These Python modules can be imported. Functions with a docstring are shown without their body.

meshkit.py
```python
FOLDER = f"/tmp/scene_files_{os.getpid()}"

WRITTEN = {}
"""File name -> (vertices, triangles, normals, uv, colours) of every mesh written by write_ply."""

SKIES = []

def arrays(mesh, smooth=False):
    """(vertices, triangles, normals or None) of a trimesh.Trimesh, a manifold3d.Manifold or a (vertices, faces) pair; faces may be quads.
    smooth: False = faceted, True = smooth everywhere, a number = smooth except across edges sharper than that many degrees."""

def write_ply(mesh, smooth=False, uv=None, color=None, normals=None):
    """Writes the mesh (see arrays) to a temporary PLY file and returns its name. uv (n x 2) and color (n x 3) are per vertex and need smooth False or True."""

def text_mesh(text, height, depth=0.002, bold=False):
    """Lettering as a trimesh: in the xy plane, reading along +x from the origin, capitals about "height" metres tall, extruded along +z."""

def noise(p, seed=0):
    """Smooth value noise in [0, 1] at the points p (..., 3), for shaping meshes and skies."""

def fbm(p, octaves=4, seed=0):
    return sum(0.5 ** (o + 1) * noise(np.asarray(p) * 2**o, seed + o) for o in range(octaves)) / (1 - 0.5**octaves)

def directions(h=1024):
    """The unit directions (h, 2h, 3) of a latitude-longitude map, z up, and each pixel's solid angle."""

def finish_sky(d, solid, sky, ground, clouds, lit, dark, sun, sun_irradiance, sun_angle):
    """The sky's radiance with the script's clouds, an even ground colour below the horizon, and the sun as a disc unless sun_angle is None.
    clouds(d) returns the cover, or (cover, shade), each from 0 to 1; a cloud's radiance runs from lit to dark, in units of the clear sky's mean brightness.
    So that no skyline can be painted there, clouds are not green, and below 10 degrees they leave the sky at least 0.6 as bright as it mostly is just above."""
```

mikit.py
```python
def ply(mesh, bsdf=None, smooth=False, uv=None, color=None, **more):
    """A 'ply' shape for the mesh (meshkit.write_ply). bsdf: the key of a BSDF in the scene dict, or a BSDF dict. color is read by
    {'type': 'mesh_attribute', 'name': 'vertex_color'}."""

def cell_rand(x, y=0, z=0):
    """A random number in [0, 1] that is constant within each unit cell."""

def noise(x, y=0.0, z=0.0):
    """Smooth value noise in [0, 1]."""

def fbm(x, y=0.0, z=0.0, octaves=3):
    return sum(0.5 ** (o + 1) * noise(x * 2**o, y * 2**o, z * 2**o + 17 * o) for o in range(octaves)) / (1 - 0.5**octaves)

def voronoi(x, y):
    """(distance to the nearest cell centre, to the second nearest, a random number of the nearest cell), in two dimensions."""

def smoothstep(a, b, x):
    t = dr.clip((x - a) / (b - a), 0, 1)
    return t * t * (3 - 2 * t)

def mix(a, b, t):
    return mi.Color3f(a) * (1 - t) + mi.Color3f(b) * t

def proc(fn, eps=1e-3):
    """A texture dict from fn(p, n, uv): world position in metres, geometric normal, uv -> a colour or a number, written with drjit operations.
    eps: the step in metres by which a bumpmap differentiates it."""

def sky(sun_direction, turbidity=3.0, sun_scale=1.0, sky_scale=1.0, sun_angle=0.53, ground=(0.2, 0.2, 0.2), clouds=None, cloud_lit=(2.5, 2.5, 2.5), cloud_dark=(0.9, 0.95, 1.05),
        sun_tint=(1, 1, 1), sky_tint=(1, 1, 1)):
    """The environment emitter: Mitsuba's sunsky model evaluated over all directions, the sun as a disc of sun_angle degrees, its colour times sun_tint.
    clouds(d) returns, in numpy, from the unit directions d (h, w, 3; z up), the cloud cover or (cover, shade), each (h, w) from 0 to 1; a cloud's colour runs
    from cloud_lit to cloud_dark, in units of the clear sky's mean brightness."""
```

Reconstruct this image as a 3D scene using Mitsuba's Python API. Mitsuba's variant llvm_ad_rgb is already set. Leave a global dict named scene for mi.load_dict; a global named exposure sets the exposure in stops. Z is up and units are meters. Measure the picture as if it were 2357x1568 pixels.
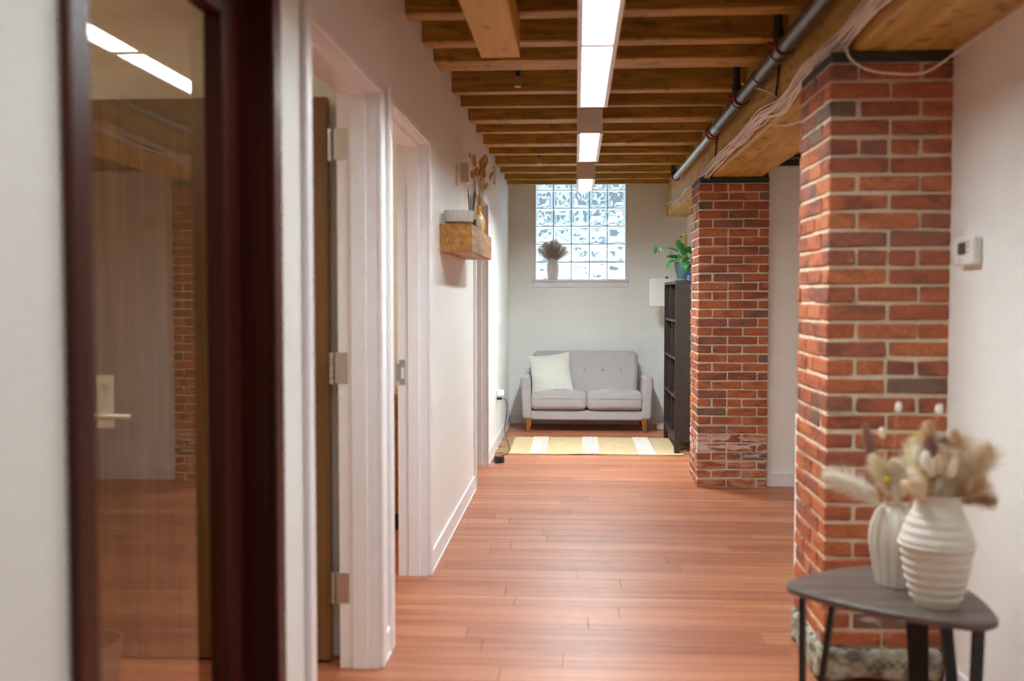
import math, random
import numpy as np, trimesh, manifold3d as m3
import shapely.geometry as sg, shapely.affinity as sa
import drjit as dr, mitsuba as mi
import mikit, meshkit
from mikit import noise, fbm, smoothstep, mix, proc, cell_rand

T = mi.ScalarTransform4f
rng = np.random.default_rng(7)
scene, labels = {}, {}

# ------------------------------------------------------------------ camera, sky, exposure
exposure = 0.38
CAM = (0.0, 0.0, 1.40)
FWD = (-0.06224107, 0.99716945, -0.04217991)
scene['camera'] = {'type': 'thinlens', 'fov': 53.37, 'fov_axis': 'x', 'aperture_radius': 0.0085, 'focus_distance': 8.9,
                   'near_clip': 0.05, 'far_clip': 500.0,
                   'to_world': T().look_at(origin=list(CAM), target=[CAM[i] + FWD[i] for i in range(3)], up=[0, 0, 1])}


def overcast(d):
    return np.full(d.shape[:2], 1.0), np.clip(0.35 + 0.3 * np.sin(d[..., 0] * 9 + 2 * np.sin(d[..., 2] * 7)), 0, 1)


scene['sky'] = mikit.sky((0.3, 0.6, 0.6), turbidity=5, sun_scale=0.0, sky_scale=28.0, ground=(0.17, 0.205, 0.22), clouds=overcast,
                         cloud_lit=(1.0, 1.08, 1.15), cloud_dark=(0.7, 0.8, 0.88))
LAMPS = (66.0, 42.0, 275.0, 20.0)      # radiance of the louvred corridor lamps, as listed below
TINTS = ((0.88, 1.0, 1.03), (0.88, 1.0, 1.02), (0.84, 1.0, 1.04), (0.90, 1.0, 1.0))
ROOM = 5.6           # radiance of the panels in the side rooms

# ------------------------------------------------------------------ materials


def rgb(*c):
    return {'type': 'rgb', 'value': list(c)}


def mat(name, color, rough=0.5, **kw):
    c = color if isinstance(color, dict) else rgb(*color)
    scene['mat_' + name] = {'type': 'twosided', 'bsdf': {'type': 'principled', 'base_color': c, 'roughness': rough, **kw}}
    return 'mat_' + name


def bumped(name, color, rough, bump, scale, eps=1e-3, **kw):
    c = color if isinstance(color, dict) else rgb(*color)
    scene['mat_' + name] = {'type': 'twosided', 'bsdf': {'type': 'bumpmap', 'arbitrary': proc(bump, eps), 'scale': scale,
                            'bsdf': {'type': 'principled', 'base_color': c, 'roughness': rough, **kw}}}
    return 'mat_' + name


def wood(axis, dark, light, fine=55.0, ring=9.0, stretch=0.05, spots=0.0):
    o = [i for i in range(3) if i != axis]

    def fn(p, n, uv):
        q = [p.x, p.y, p.z]
        a, b, c = q[axis], q[o[0]], q[o[1]]
        w = fbm(b * ring, c * ring, a * ring * stretch * 2, 3)
        rings = 0.5 + 0.5 * dr.sin(w * 38)
        g = fbm(b * fine, c * fine, a * fine * stretch, 3)
        t = dr.clip(0.15 + 0.30 * rings + 0.75 * (g - 0.25), 0, 1)
        col = mix(dark, light, t)
        if spots:
            k = smoothstep(0.76, 0.84, noise(a * 17, b * 26, c * 26)) * spots
            col = col * (1 - k)
        return col
    return proc(fn)


def floor_tone(dark, light):
    def fn(p, n, uv):
        row = dr.floor(p.y / 0.152)
        g = fbm(p.x * 2.2, p.y * 60 + row * 3.1, row, 3)
        s = fbm(p.x * 0.8, p.y * 16, row + 9.0, 2)
        return mix(dark, light, dr.clip(0.65 * g + 0.75 * s - 0.2, 0, 1))
    return proc(fn)


def brick_tone(base, char, edge):
    def fn(p, n, uv):
        a = fbm(p.x * 9, p.y * 9, p.z * 14, 3)
        f = noise(p.x * 90, p.y * 90, p.z * 90)
        col = mix(base, char, smoothstep(0.47, 0.70, a) * 0.85)
        col = col * (0.82 + 0.36 * f)
        col = mix(col, edge, smoothstep(0.86, 0.97, noise(p.x * 45, p.y * 45, p.z * 60)) * 0.45)
        far = smoothstep(6.5, 7.0, p.y)
        z = p.z + 0.10 * (noise(p.x * 7, p.y * 7, 3.0) - 0.5)
        zone = smoothstep(0.46, 0.36, z) * (0.35 + 0.65 * smoothstep(0.24, 0.30, z))
        salt = far * zone * smoothstep(0.44, 0.62, fbm(p.x * 12, p.y * 12, p.z * 30, 3))
        near = (1 - far) * smoothstep(0.45, 0.2, p.z) * smoothstep(0.66, 0.78, fbm(p.x * 14, p.y * 14, p.z * 22, 2)) * 0.5
        return mix(col, (0.66, 0.56, 0.52), dr.clip(salt * 0.85 + near, 0, 1))
    return proc(fn)


WALL = mat('wall_paint', (0.86, 0.86, 0.825), 0.55)
TRIM = mat('trim_paint', (0.845, 0.835, 0.865), 0.32, specular=0.5)
JOIST = mat('joist_wood', wood(0, (0.21, 0.09, 0.012), (0.58, 0.305, 0.042), spots=0.3), 0.55)
BEAM = mat('beam_wood', wood(1, (0.33, 0.165, 0.032), (0.66, 0.39, 0.09), ring=5, spots=0.4), 0.55)
PLANKW = mat('plank_wood', wood(1, (0.46, 0.235, 0.045), (0.62, 0.36, 0.085), spots=0.4), 0.6)
DECK = mat('deck_wood', (0.16, 0.08, 0.03), 0.7)
WALNUT = mat('walnut_veneer', wood(2, (0.085, 0.040, 0.012), (0.215, 0.108, 0.034), fine=70, ring=3.2, stretch=0.03), 0.38)
MAHOG = mat('mahogany', wood(2, (0.022, 0.005, 0.003), (0.085, 0.018, 0.010), fine=40, ring=4, stretch=0.04), 0.33, specular=0.18)
SHELFW = mat('shelf_wood', wood(1, (0.20, 0.062, 0.010), (0.54, 0.245, 0.055), fine=45, ring=12, stretch=0.06, spots=0.35), 0.42)
CABW = mat('cabinet_wood', wood(0, (0.26, 0.10, 0.03), (0.50, 0.26, 0.09)), 0.45)
PL = [mat('floor_plank_%d' % i, floor_tone(d, l), 0.43, specular=0.5) for i, (d, l) in enumerate([
    ((0.24, 0.066, 0.028), (0.46, 0.165, 0.076)), ((0.215, 0.058, 0.026), (0.42, 0.145, 0.067)), ((0.26, 0.076, 0.033), (0.48, 0.18, 0.085))])]


def brick_bump(p, n, uv):
    return fbm(p.x * 60, p.y * 60, p.z * 60, 3) + 0.6 * smoothstep(0.72, 0.8, noise(p.x * 50, p.y * 50, p.z * 50)) * -1


BR = [bumped('brick_%d' % i, brick_tone(b, c, e), 0.75, brick_bump, 0.004) for i, (b, c, e) in enumerate([
    ((0.40, 0.112, 0.044), (0.22, 0.065, 0.038), (0.55, 0.40, 0.28)),
    ((0.33, 0.088, 0.040), (0.17, 0.060, 0.040), (0.50, 0.36, 0.25)),
    ((0.44, 0.135, 0.052), (0.30, 0.080, 0.035), (0.55, 0.40, 0.28)),
    ((0.28, 0.090, 0.055), (0.15, 0.075, 0.060), (0.48, 0.36, 0.27)),
    ((0.19, 0.110, 0.075), (0.13, 0.080, 0.060), (0.42, 0.33, 0.25))])]


def mortar_fn(p, n, uv):
    return mix((0.52, 0.42, 0.30), (0.74, 0.63, 0.47), fbm(p.x * 22, p.y * 22, p.z * 22, 3))


MORTAR = bumped('mortar', proc(mortar_fn), 0.85, lambda p, n, uv: fbm(p.x * 120, p.y * 120, p.z * 120, 2), 0.003)
GRANITE = mat('granite', proc(lambda p, n, uv: mix((0.09, 0.085, 0.062), (0.44, 0.42, 0.33), smoothstep(0.25, 0.75, fbm(p.x * 30, p.y * 30, p.z * 30, 4)))), 0.8)
IRON = mat('iron_plate', (0.022, 0.019, 0.017), 0.6)
STEEL = mat('brushed_steel', (0.62, 0.60, 0.57), 0.35, metallic=1.0)
SATIN = mat('satin_nickel', (0.74, 0.73, 0.71), 0.42, metallic=0.85)
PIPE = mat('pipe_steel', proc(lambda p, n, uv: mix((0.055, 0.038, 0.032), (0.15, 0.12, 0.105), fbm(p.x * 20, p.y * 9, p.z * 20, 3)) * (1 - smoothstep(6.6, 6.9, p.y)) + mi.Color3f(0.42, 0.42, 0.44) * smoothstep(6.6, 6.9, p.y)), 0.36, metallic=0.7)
RED = mat('red_oxide', (0.22, 0.045, 0.025), 0.5)
CABLE = mat('white_cable', (0.88, 0.80, 0.75), 0.5)
CABLE2 = mat('pale_cable', (0.80, 0.73, 0.68), 0.5)
BLUEC = mat('blue_cable', (0.07, 0.085, 0.16), 0.5)
BLACK = mat('black_plastic', (0.012, 0.012, 0.013), 0.4)
WHITEP = mat('white_plastic', (0.82, 0.81, 0.79), 0.35)
ENAMEL = mat('white_enamel', (0.80, 0.79, 0.77), 0.35)
BEIGE = mat('beige_enamel', (0.80, 0.74, 0.64), 0.45)
MIRROR = mat('louvre_metal', (0.86, 0.86, 0.86), 0.3)
FABRIC = bumped('grey_fabric', proc(lambda p, n, uv: mix((0.415, 0.36, 0.36), (0.54, 0.475, 0.47), fbm(p.x * 160, p.y * 160, p.z * 160, 2))), 0.85,
                lambda p, n, uv: noise(p.x * 420, p.y * 420, p.z * 420), 0.0012, sheen=0.3)
FABRIC2 = mat('cream_fabric', (0.78, 0.76, 0.68), 0.85, sheen=0.3)
BUTTON = mat('button_fabric', (0.42, 0.385, 0.38), 0.8)
LEGW = mat('sofa_leg_wood', wood(2, (0.22, 0.065, 0.012), (0.36, 0.13, 0.03)), 0.35)
ESPRESSO = mat('espresso_laminate', proc(lambda p, n, uv: mix((0.024, 0.014, 0.012), (0.042, 0.026, 0.022), fbm(p.x * 60, p.y * 6, p.z * 60, 2))), 0.5, specular=0.25)
LINEN = mat('lampshade_linen', (0.86, 0.85, 0.82), 0.8)
STONE = mat('lamp_stone', (0.45, 0.40, 0.30), 0.6)
JUTE = mat('jute', proc(lambda p, n, uv: mix((0.44, 0.30, 0.155), (0.62, 0.45, 0.26), 0.5 * noise(p.x * 240, p.y * 60, 0.0) + 0.5 * fbm(p.x * 20, p.y * 20, 0.0, 3))), 0.9)
COTTON = mat('white_cotton', (0.80, 0.77, 0.70), 0.9)
CERAMIC = mat('cream_ceramic', (0.76, 0.71, 0.63), 0.42)
CERAM2 = mat('grey_ceramic', (0.72, 0.71, 0.70), 0.5)
TEAL = mat('teal_glaze', (0.042, 0.10, 0.112), 0.35, clearcoat=0.3)
TEAL2 = mat('teal_saucer', (0.17, 0.27, 0.28), 0.35)
PURPLE = mat('purple_cup', (0.11, 0.10, 0.26), 0.4)
LEAF = [{'type': 'twosided', 'bsdf': {'type': 'principled', 'base_color': rgb(*c), 'roughness': 0.35}} for c in ((0.022, 0.115, 0.018), (0.035, 0.165, 0.028), (0.07, 0.25, 0.06))]
for i, b in enumerate(LEAF):
    scene['mat_leaf_%d' % i] = b
COIR = mat('coir_pole', proc(lambda p, n, uv: mix((0.26, 0.13, 0.045), (0.55, 0.34, 0.14), 0.5 + 0.5 * dr.sin(p.z * 420 + 6 * noise(p.x * 60, p.y * 60, p.z * 20)))), 0.8)
STEMG = mat('green_stem', (0.12, 0.26, 0.06), 0.5)
MUSTARD = mat('mustard_glaze', (0.72, 0.36, 0.035), 0.3)
PALEY = mat('pale_yellow_glaze', (0.78, 0.68, 0.42), 0.35)
BOWL = mat('white_ribbed_glass', (0.70, 0.69, 0.65), 0.25)
REED = mat('black_reed', (0.014, 0.013, 0.02), 0.6)
TAWNY = mat('tawny_grass', (0.50, 0.27, 0.085), 0.9)
TABLET = mat('table_top_wood', wood(0, (0.085, 0.062, 0.052), (0.155, 0.118, 0.10), fine=60), 0.42)
BLACKM = mat('black_metal', (0.012, 0.010, 0.011), 0.45)
CREAMG = mat('cream_grass', (0.90, 0.82, 0.64), 0.9)
WHITEG = mat('white_grass', (0.94, 0.90, 0.82), 0.9)
BEIGEG = mat('beige_grass', (0.76, 0.57, 0.38), 0.9)
BROWNG = mat('brown_grass', (0.50, 0.31, 0.14), 0.9)
MAUVEG = mat('mauve_grass', (0.42, 0.24, 0.22), 0.9)
GREYG = 'mat_grey_pampas'
scene[GREYG] = {'type': 'principledthin', 'base_color': rgb(0.62, 0.53, 0.45), 'roughness': 0.9, 'diff_trans': 1.0}
YELLOWB = mat('yellow_button', (0.62, 0.47, 0.05), 0.8)
STALK = mat('dry_stalk', (0.55, 0.40, 0.22), 0.8)
SCREEN = mat('thermostat_screen', (0.045, 0.045, 0.032), 0.25)
BUTTONG = mat('button_grey', (0.30, 0.29, 0.28), 0.5)
BINM = mat('bin_plastic', (0.11, 0.085, 0.08), 0.4)
JOINT = mat('block_joint', (0.06, 0.19, 0.18), 0.5)
GREYC = mat('grey_duct', (0.20, 0.19, 0.18), 0.6)
BINDER = mat('binder_grey', (0.45, 0.47, 0.49), 0.5)
scene['mat_pane'] = {'type': 'thindielectric', 'int_ior': 1.52, 'specular_transmittance': rgb(0.80, 0.75, 0.62)}
scene['mat_block'] = {'type': 'dielectric', 'int_ior': 1.5, 'specular_transmittance': rgb(0.95, 0.99, 1.0)}

# ------------------------------------------------------------------ mesh helpers


def box(x0, x1, y0, y1, z0, z1):
    b = trimesh.creation.box((x1 - x0, y1 - y0, z1 - z0))
    b.apply_translation(((x0 + x1) / 2, (y0 + y1) / 2, (z0 + z1) / 2))
    return b


def cbox(x0, x1, y0, y1, z0, z1, c=0.003, jit=0.0):
    """a box with chamfered edges, optionally a little irregular"""
    h = np.array([x1 - x0, y1 - y0, z1 - z0]) / 2
    c = min(c, h.min() * 0.8)
    pts = []
    for sx in (-1, 1):
        for sy in (-1, 1):
            for sz in (-1, 1):
                s = np.array([sx, sy, sz])
                for k in range(3):
                    d = np.full(3, c)
                    d[k] = 0
                    q = s * (h - d)
                    if jit:
                        q = q + rng.normal(0, jit, 3)
                    pts.append(q)
    m = trimesh.Trimesh(np.array(pts)).convex_hull
    m.apply_translation(((x0 + x1) / 2, (y0 + y1) / 2, (z0 + z1) / 2))
    return m


def cat(*ms):
    return trimesh.util.concatenate([m for m in ms if m is not None])


def rbox(sx, sy, sz, r, ref=None, n=20):
    """rounded box about the origin"""
    s = m3.Manifold.sphere(r, n)
    m = m3.Manifold.batch_hull([s.translate([a * (sx / 2 - r), b * (sy / 2 - r), c * (sz / 2 - r)]) for a in (-1, 1) for b in (-1, 1) for c in (-1, 1)])
    if ref:
        m = m.refine_to_length(ref)
    k = m.to_mesh()
    return trimesh.Trimesh(np.array(k.vert_properties[:, :3], float), np.array(k.tri_verts))


def cyl(p0, p1, r, n=20, r1=None):
    p0, p1 = np.array(p0, float), np.array(p1, float)
    return tube([p0, p1], [r, r if r1 is None else r1], n)


def tube(pts, r, n=8, cap=True):
    pts = np.array(pts, float)
    k = len(pts)
    r = np.broadcast_to(np.asarray(r, float), (k,))
    t = np.gradient(pts, axis=0)
    t /= np.linalg.norm(t, axis=1, keepdims=True) + 1e-12
    ref = np.array([0.0, 0, 1]) if abs(t[0][2]) < 0.9 else np.array([1.0, 0, 0])
    u = np.cross(t[0], ref)
    u /= np.linalg.norm(u)
    vs, a = [], np.arange(n) * 2 * np.pi / n
    for i in range(k):
        u = u - t[i] * (u @ t[i])
        u /= np.linalg.norm(u) + 1e-12
        w = np.cross(t[i], u)
        vs.append(pts[i] + r[i] * (np.cos(a)[:, None] * u + np.sin(a)[:, None] * w))
    v = np.vstack(vs + [pts[:1], pts[-1:]])
    f = []
    for i in range(k - 1):
        for j in range(n):
            a0, a1, b0, b1 = i * n + j, i * n + (j + 1) % n, (i + 1) * n + j, (i + 1) * n + (j + 1) % n
            f += [[a0, a1, b1], [a0, b1, b0]]
    if cap:
        for j in range(n):
            f += [[k * n, (j + 1) % n, j], [k * n + 1, (k - 1) * n + j, (k - 1) * n + (j + 1) % n]]
    return trimesh.Trimesh(v, f, process=False)


def spline(ctrl, n=40):
    from scipy.interpolate import CubicSpline
    c = np.array(ctrl, float)
    s = np.r_[0, np.cumsum(np.linalg.norm(np.diff(c, axis=0), axis=1) ** 0.5 + 1e-6)]
    return CubicSpline(s, c)(np.linspace(0, s[-1], n))


def lathe(profile, n=48, rib=None):
    """profile [(r, z)...]; rib(angle, z) scales the radius"""
    p = np.array(profile, float)
    a = np.arange(n) * 2 * np.pi / n
    v, f, k = [], [], len(p)
    for r, z in p:
        s = np.ones(n) if rib is None else rib(a, z)
        v.append(np.stack([r * s * np.cos(a), r * s * np.sin(a), np.full(n, z)], 1))
    v = np.vstack(v)
    for i in range(k - 1):
        for j in range(n):
            b, c = i * n + j, i * n + (j + 1) % n
            f += [[b, c, c + n], [b, c + n, b + n]]
    return trimesh.Trimesh(v, f, process=False)


def moved(m, d):
    m = m.copy()
    m.apply_translation(d)
    return m


def turned(m, axis, deg, about=(0, 0, 0)):
    m = m.copy()
    m.apply_transform(trimesh.transformations.rotation_matrix(math.radians(deg), axis, about))
    return m


def put(key, mesh, bsdf, smooth=False, label=None, cat_=None, group=None, kind=None, **kw):
    base, i = key, 1
    while key in scene:
        key = '%s_%03d' % (base, i)
        i += 1
    scene[key] = mikit.ply(mesh, bsdf, smooth, **kw)
    tag(key, label, cat_, group, kind)
    return key


def tag(key, label=None, cat_=None, group=None, kind=None):
    d = {k: v for k, v in (('label', label), ('category', cat_), ('group', group), ('kind', kind)) if v}
    if d:
        labels[key] = d


used = set()


def thing(name, label, cat_, group=None):
    key, i = name, 1
    while key in used:
        key = '%s_%03d' % (name, i)
        i += 1
    used.add(key)
    tag(key, label, cat_, group)
    return key


S = 'structure'
# ------------------------------------------------------------------ plan (metres): corridor along +Y, camera at the origin
XL, XLB = -0.735, -0.885           # left wall, corridor face and room face
XR = 1.335                         # right wall
YF = 11.25                         # far wall
ZJ = 2.615                         # underside of the joists
ZD = 2.87                          # underside of the deck
ZB = 2.277                         # underside of the timber beam
DOORS = [(1.485, 2.405, 2.17), (2.768, 3.752, 2.155), (3.995, 5.03, 2.155), (7.39, 8.41, 2.155)]

# floor
put('floor', cat(box(-3.5, 3.6, -2.6, 11.6, -0.12, -0.009), box(-3.5, 3.6, -2.6, 3.2, -0.009, 0.0), box(-3.5, XLB, 3.2, 11.25, -0.009, 0.0)), PL[0],
    label='reddish brown wood plank floor of the corridor', kind=S)
pi = 0
Y = 3.2
row = 0
while Y < YF:
    y1 = min(Y + 0.152, YF)
    x = XLB - 0.0 - rng.uniform(0.1, 1.2)
    while x < 2.6:
        a, b = max(x, XLB), min(x + 1.22, 2.6)
        if b - a > 0.05:
            put('floor__plank', cbox(a + 0.0004, b - 0.0004, Y + 0.0004, y1 - 0.0004, -0.009, 0.0, 0.0012), PL[int(rng.integers(0, 3))])
        x += 1.22
    Y = y1
    row += 1

# walls
segs = []
y = -2.6
for (a, b, h) in DOORS:
    segs += [box(XLB, XL, y, a, 0, ZD), box(XLB, XL, a, b + 0.02, h + 0.02, ZD)]
    y = b + 0.02
segs.append(box(XLB, XL, y, YF, 0, ZD))
put('wall_left', cat(*segs), WALL, label='white painted wall with doorways along the left of the corridor', kind=S)
WX0, WX1, WZ0 = -0.457, 0.560, 1.597
put('wall_far', cat(box(-3.5, WX0, YF, YF + 0.3, 0, ZD + 0.1), box(WX1, 3.6, YF, YF + 0.3, 0, ZD + 0.1), box(WX0, WX1, YF, YF + 0.3, 0, WZ0)), WALL,
    label='white wall behind the sofa with the glass block window', kind=S)
put('wall_right', cat(box(XR, 1.50, -2.6, 3.75, 0, ZB - 0.001), box(1.345, 1.50, 3.75, 4.2, 0, ZB - 0.001), box(1.365, 1.5, -2.6, 4.2, ZB - 0.001, ZD)), WALL, label='white wall on the right with the thermostat', kind=S)
put('wall_alcove', cat(box(1.408, 3.6, 7.60, 7.72, 0, 2.6), box(3.5, 3.6, 4.2, 7.6, 0, 2.6), box(1.5, 3.5, 4.1, 4.2, 0, 2.6), box(1.2, 3.6, 7.72, 8.2, 0, 2.6), box(1.36, 3.6, 8.2, YF, 0, ZD), box(1.206, 1.36, 8.06, YF, 0, ZB), box(1.361, 1.37, 8.06, YF, ZB, ZD)), WALL,
    label='white wall beyond the opening between the two brick pillars', kind=S)
put('wall_rear', box(-3.5, 3.6, -2.7, -2.6, 0, ZD), WALL, kind=S, label='white wall at the near end of the corridor')
put('wall_partition', cat(box(-3.5, XLB, 3.88, 3.97, 0, 2.55), box(-3.5, XLB, 0.6, 0.7, 0, 2.55), box(-3.5, XLB, 6.9, 7.0, 0, 2.55), box(-3.6, -3.5, -2.6, YF, 0, 2.55)), WALL,
    label='white partition wall inside the rooms off the corridor', kind=S)
# a white wall end just showing past the near pillar
put('wall_end', box(1.137, 1.40, 5.24, 5.335, 0, 0.80), WALL, kind=S, label='narrow white wall end behind the near brick pillar')

# ceiling: deck, joists
put('ceiling', cat(box(XL, 3.6, -2.6, YF + 0.3, ZD, ZD + 0.08)), DECK, label='open timber ceiling of the corridor', kind=S)
put('ceiling_room', box(-3.6, XLB, -2.6, YF, 2.5, 2.56), WALL, kind=S, label='white ceiling of the rooms off the corridor')
put('ceiling_side', box(1.37, 3.6, 4.2, 7.6, 2.475, 2.53), GREYC, kind=S, label='grey ceiling beyond the opening between the brick pillars')
put('trim_1', cat(box(1.41, 3.5, 7.55, 7.6, 2.36, 2.40), box(1.41, 3.5, 7.53, 7.6, 2.425, 2.44)), IRON, kind=S, label='dark metal channel along the top of the white wall between the pillars')
J = [(4.391, 4.499), (4.882, 4.999), (5.279, 5.509), (6.047, 6.162), (6.521, 6.595), (7.009, 7.183), (7.538, 7.617), (8.107, 8.269), (8.678, 8.762), (9.336, 9.477), (9.947, 10.075), (10.55, 10.604), (10.966, 11.06)]
J += [(3.86 - 0.53 * i, 3.97 - 0.53 * i) for i in range(12)]
for a, b in J:
    put('ceiling__joist', cbox(XL + 0.001, 0.988, a, b, ZJ, ZD, 0.006, 0.002), JOIST)

# openings in the left wall
for i, (a, b, h) in enumerate(DOORS):
    d = 'door_%d' % (i + 1)
    used.add(d)
    dark = i == 0
    m = MAHOG if dark else TRIM
    tag(d, ['dark stained wooden door with a full glass pane, nearest on the left', 'white framed doorway with a brown veneer door standing open on steel hinges', 'white framed doorway in the left wall nearest the wall shelf, with a steel strike plate',
            'white framed doorway in the left wall past the wooden wall shelf'][i], kind=S)
    put(d + '__jamb', cat(box(XLB, XL, a, a + 0.02, 0, h), box(XLB, XL, b - 0.0, b + 0.02, 0, h), box(XLB, XL, a, b, h, h + 0.02)), m)
    c = 0.065
    for (y0, y1, z0, z1) in ((a - c, a, 0, h + 0.06), (b, b + c, 0, h + 0.06), (a, b, h, h + 0.06)):
        put(d + '__casing', cbox(XL, XL + 0.017, y0, y1, z0, z1, 0.004), m)
    if not dark:
        st = 0.013
        put(d + '__stop', cat(cbox(-0.834, -0.776, b - st, b, 0, h - st, 0.002), cbox(-0.834, -0.776, a + 0.02, a + 0.02 + st, 0, h - st, 0.002), cbox(-0.834, -0.776, a + 0.02, b, h - st, h, 0.002)), m)
# door 1: glazed leaf, shut
a, b, h = DOORS[0]
a += 0.022; b -= 0.003
X0, X1 = -0.842, -0.798
for y0, y1, z0, z1 in ((a, a + 0.125, 0.01, h - 0.004), (b - 0.125, b, 0.01, h - 0.004)):
    put('door_1__stile', cbox(X0, X1, y0, y1, z0, z1, 0.003), MAHOG)
for z0, z1 in ((0.01, 0.25), (h - 0.13, h - 0.004)):
    put('door_1__rail', cbox(X0, X1, a + 0.125, b - 0.125, z0, z1, 0.003), MAHOG)
put('door_1__pane', (np.array([[-0.82, a + 0.125, 0.25], [-0.82, b - 0.125, 0.25], [-0.82, b - 0.125, h - 0.13], [-0.82, a + 0.125, h - 0.13]]), np.array([[0, 1, 2], [0, 2, 3]])), 'mat_pane', label='clear glass pane reflecting the corridor')
# door 2: veneered leaf standing open into the room
LX0, LX1, LY0, LY1 = -1.86, -0.93, 3.79, 3.834
put('door_2__leaf', cbox(LX0, LX1, LY0, LY1, 0.012, 2.15, 0.003), WALNUT, label='brown veneer door leaf standing open')
lv = cat(cyl((-1.795, LY0 - 0.012, 0.952), (-1.795, LY0 - 0.06, 0.952), 0.011), tube(spline([(-1.81, LY0 - 0.06, 0.952), (-1.77, LY0 - 0.062, 0.952), (-1.72, LY0 - 0.06, 0.951), (-1.675, LY0 - 0.056, 0.95)], 12), 0.0125, 14))
put('door_2__leaf__lock_plate', cbox(-1.829, -1.762, LY0 - 0.012, LY0, 0.897, 1.103, 0.003), SATIN, label='steel lock plate')
put('door_2__leaf__lever', lv, SATIN, 40, label='steel lever handle')
put('door_2__leaf__lock_cylinder', cat(cyl((-1.797, LY0 - 0.012, 1.058), (-1.797, LY0 - 0.02, 1.058), 0.018, 24), box(-1.7985, -1.7955, LY0 - 0.0215, LY0 - 0.019, 1.05, 1.066)), STEEL, 40)
for zc in (1.967, 1.137, 0.306):
    pl = [cbox(-0.896, -0.849, 3.7485, 3.7515, zc - 0.058, zc + 0.058, 0.001)]
    for k in range(4):
        zz, xx = zc - 0.042 + 0.028 * k, (-0.874 if k in (0, 3) else -0.861)
        pl.append(cyl((xx, 3.7485, zz), (xx, 3.7465, zz), 0.0055, 12))
    kn = [cyl((-0.912, 3.756, zc - 0.06 + 0.024 * k), (-0.912, 3.756, zc - 0.038 + 0.024 * k), 0.0085, 16) for k in range(5)]
    put('door_2__hinge', cat(*pl, *kn), STEEL, 40, label='steel butt hinge')
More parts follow.
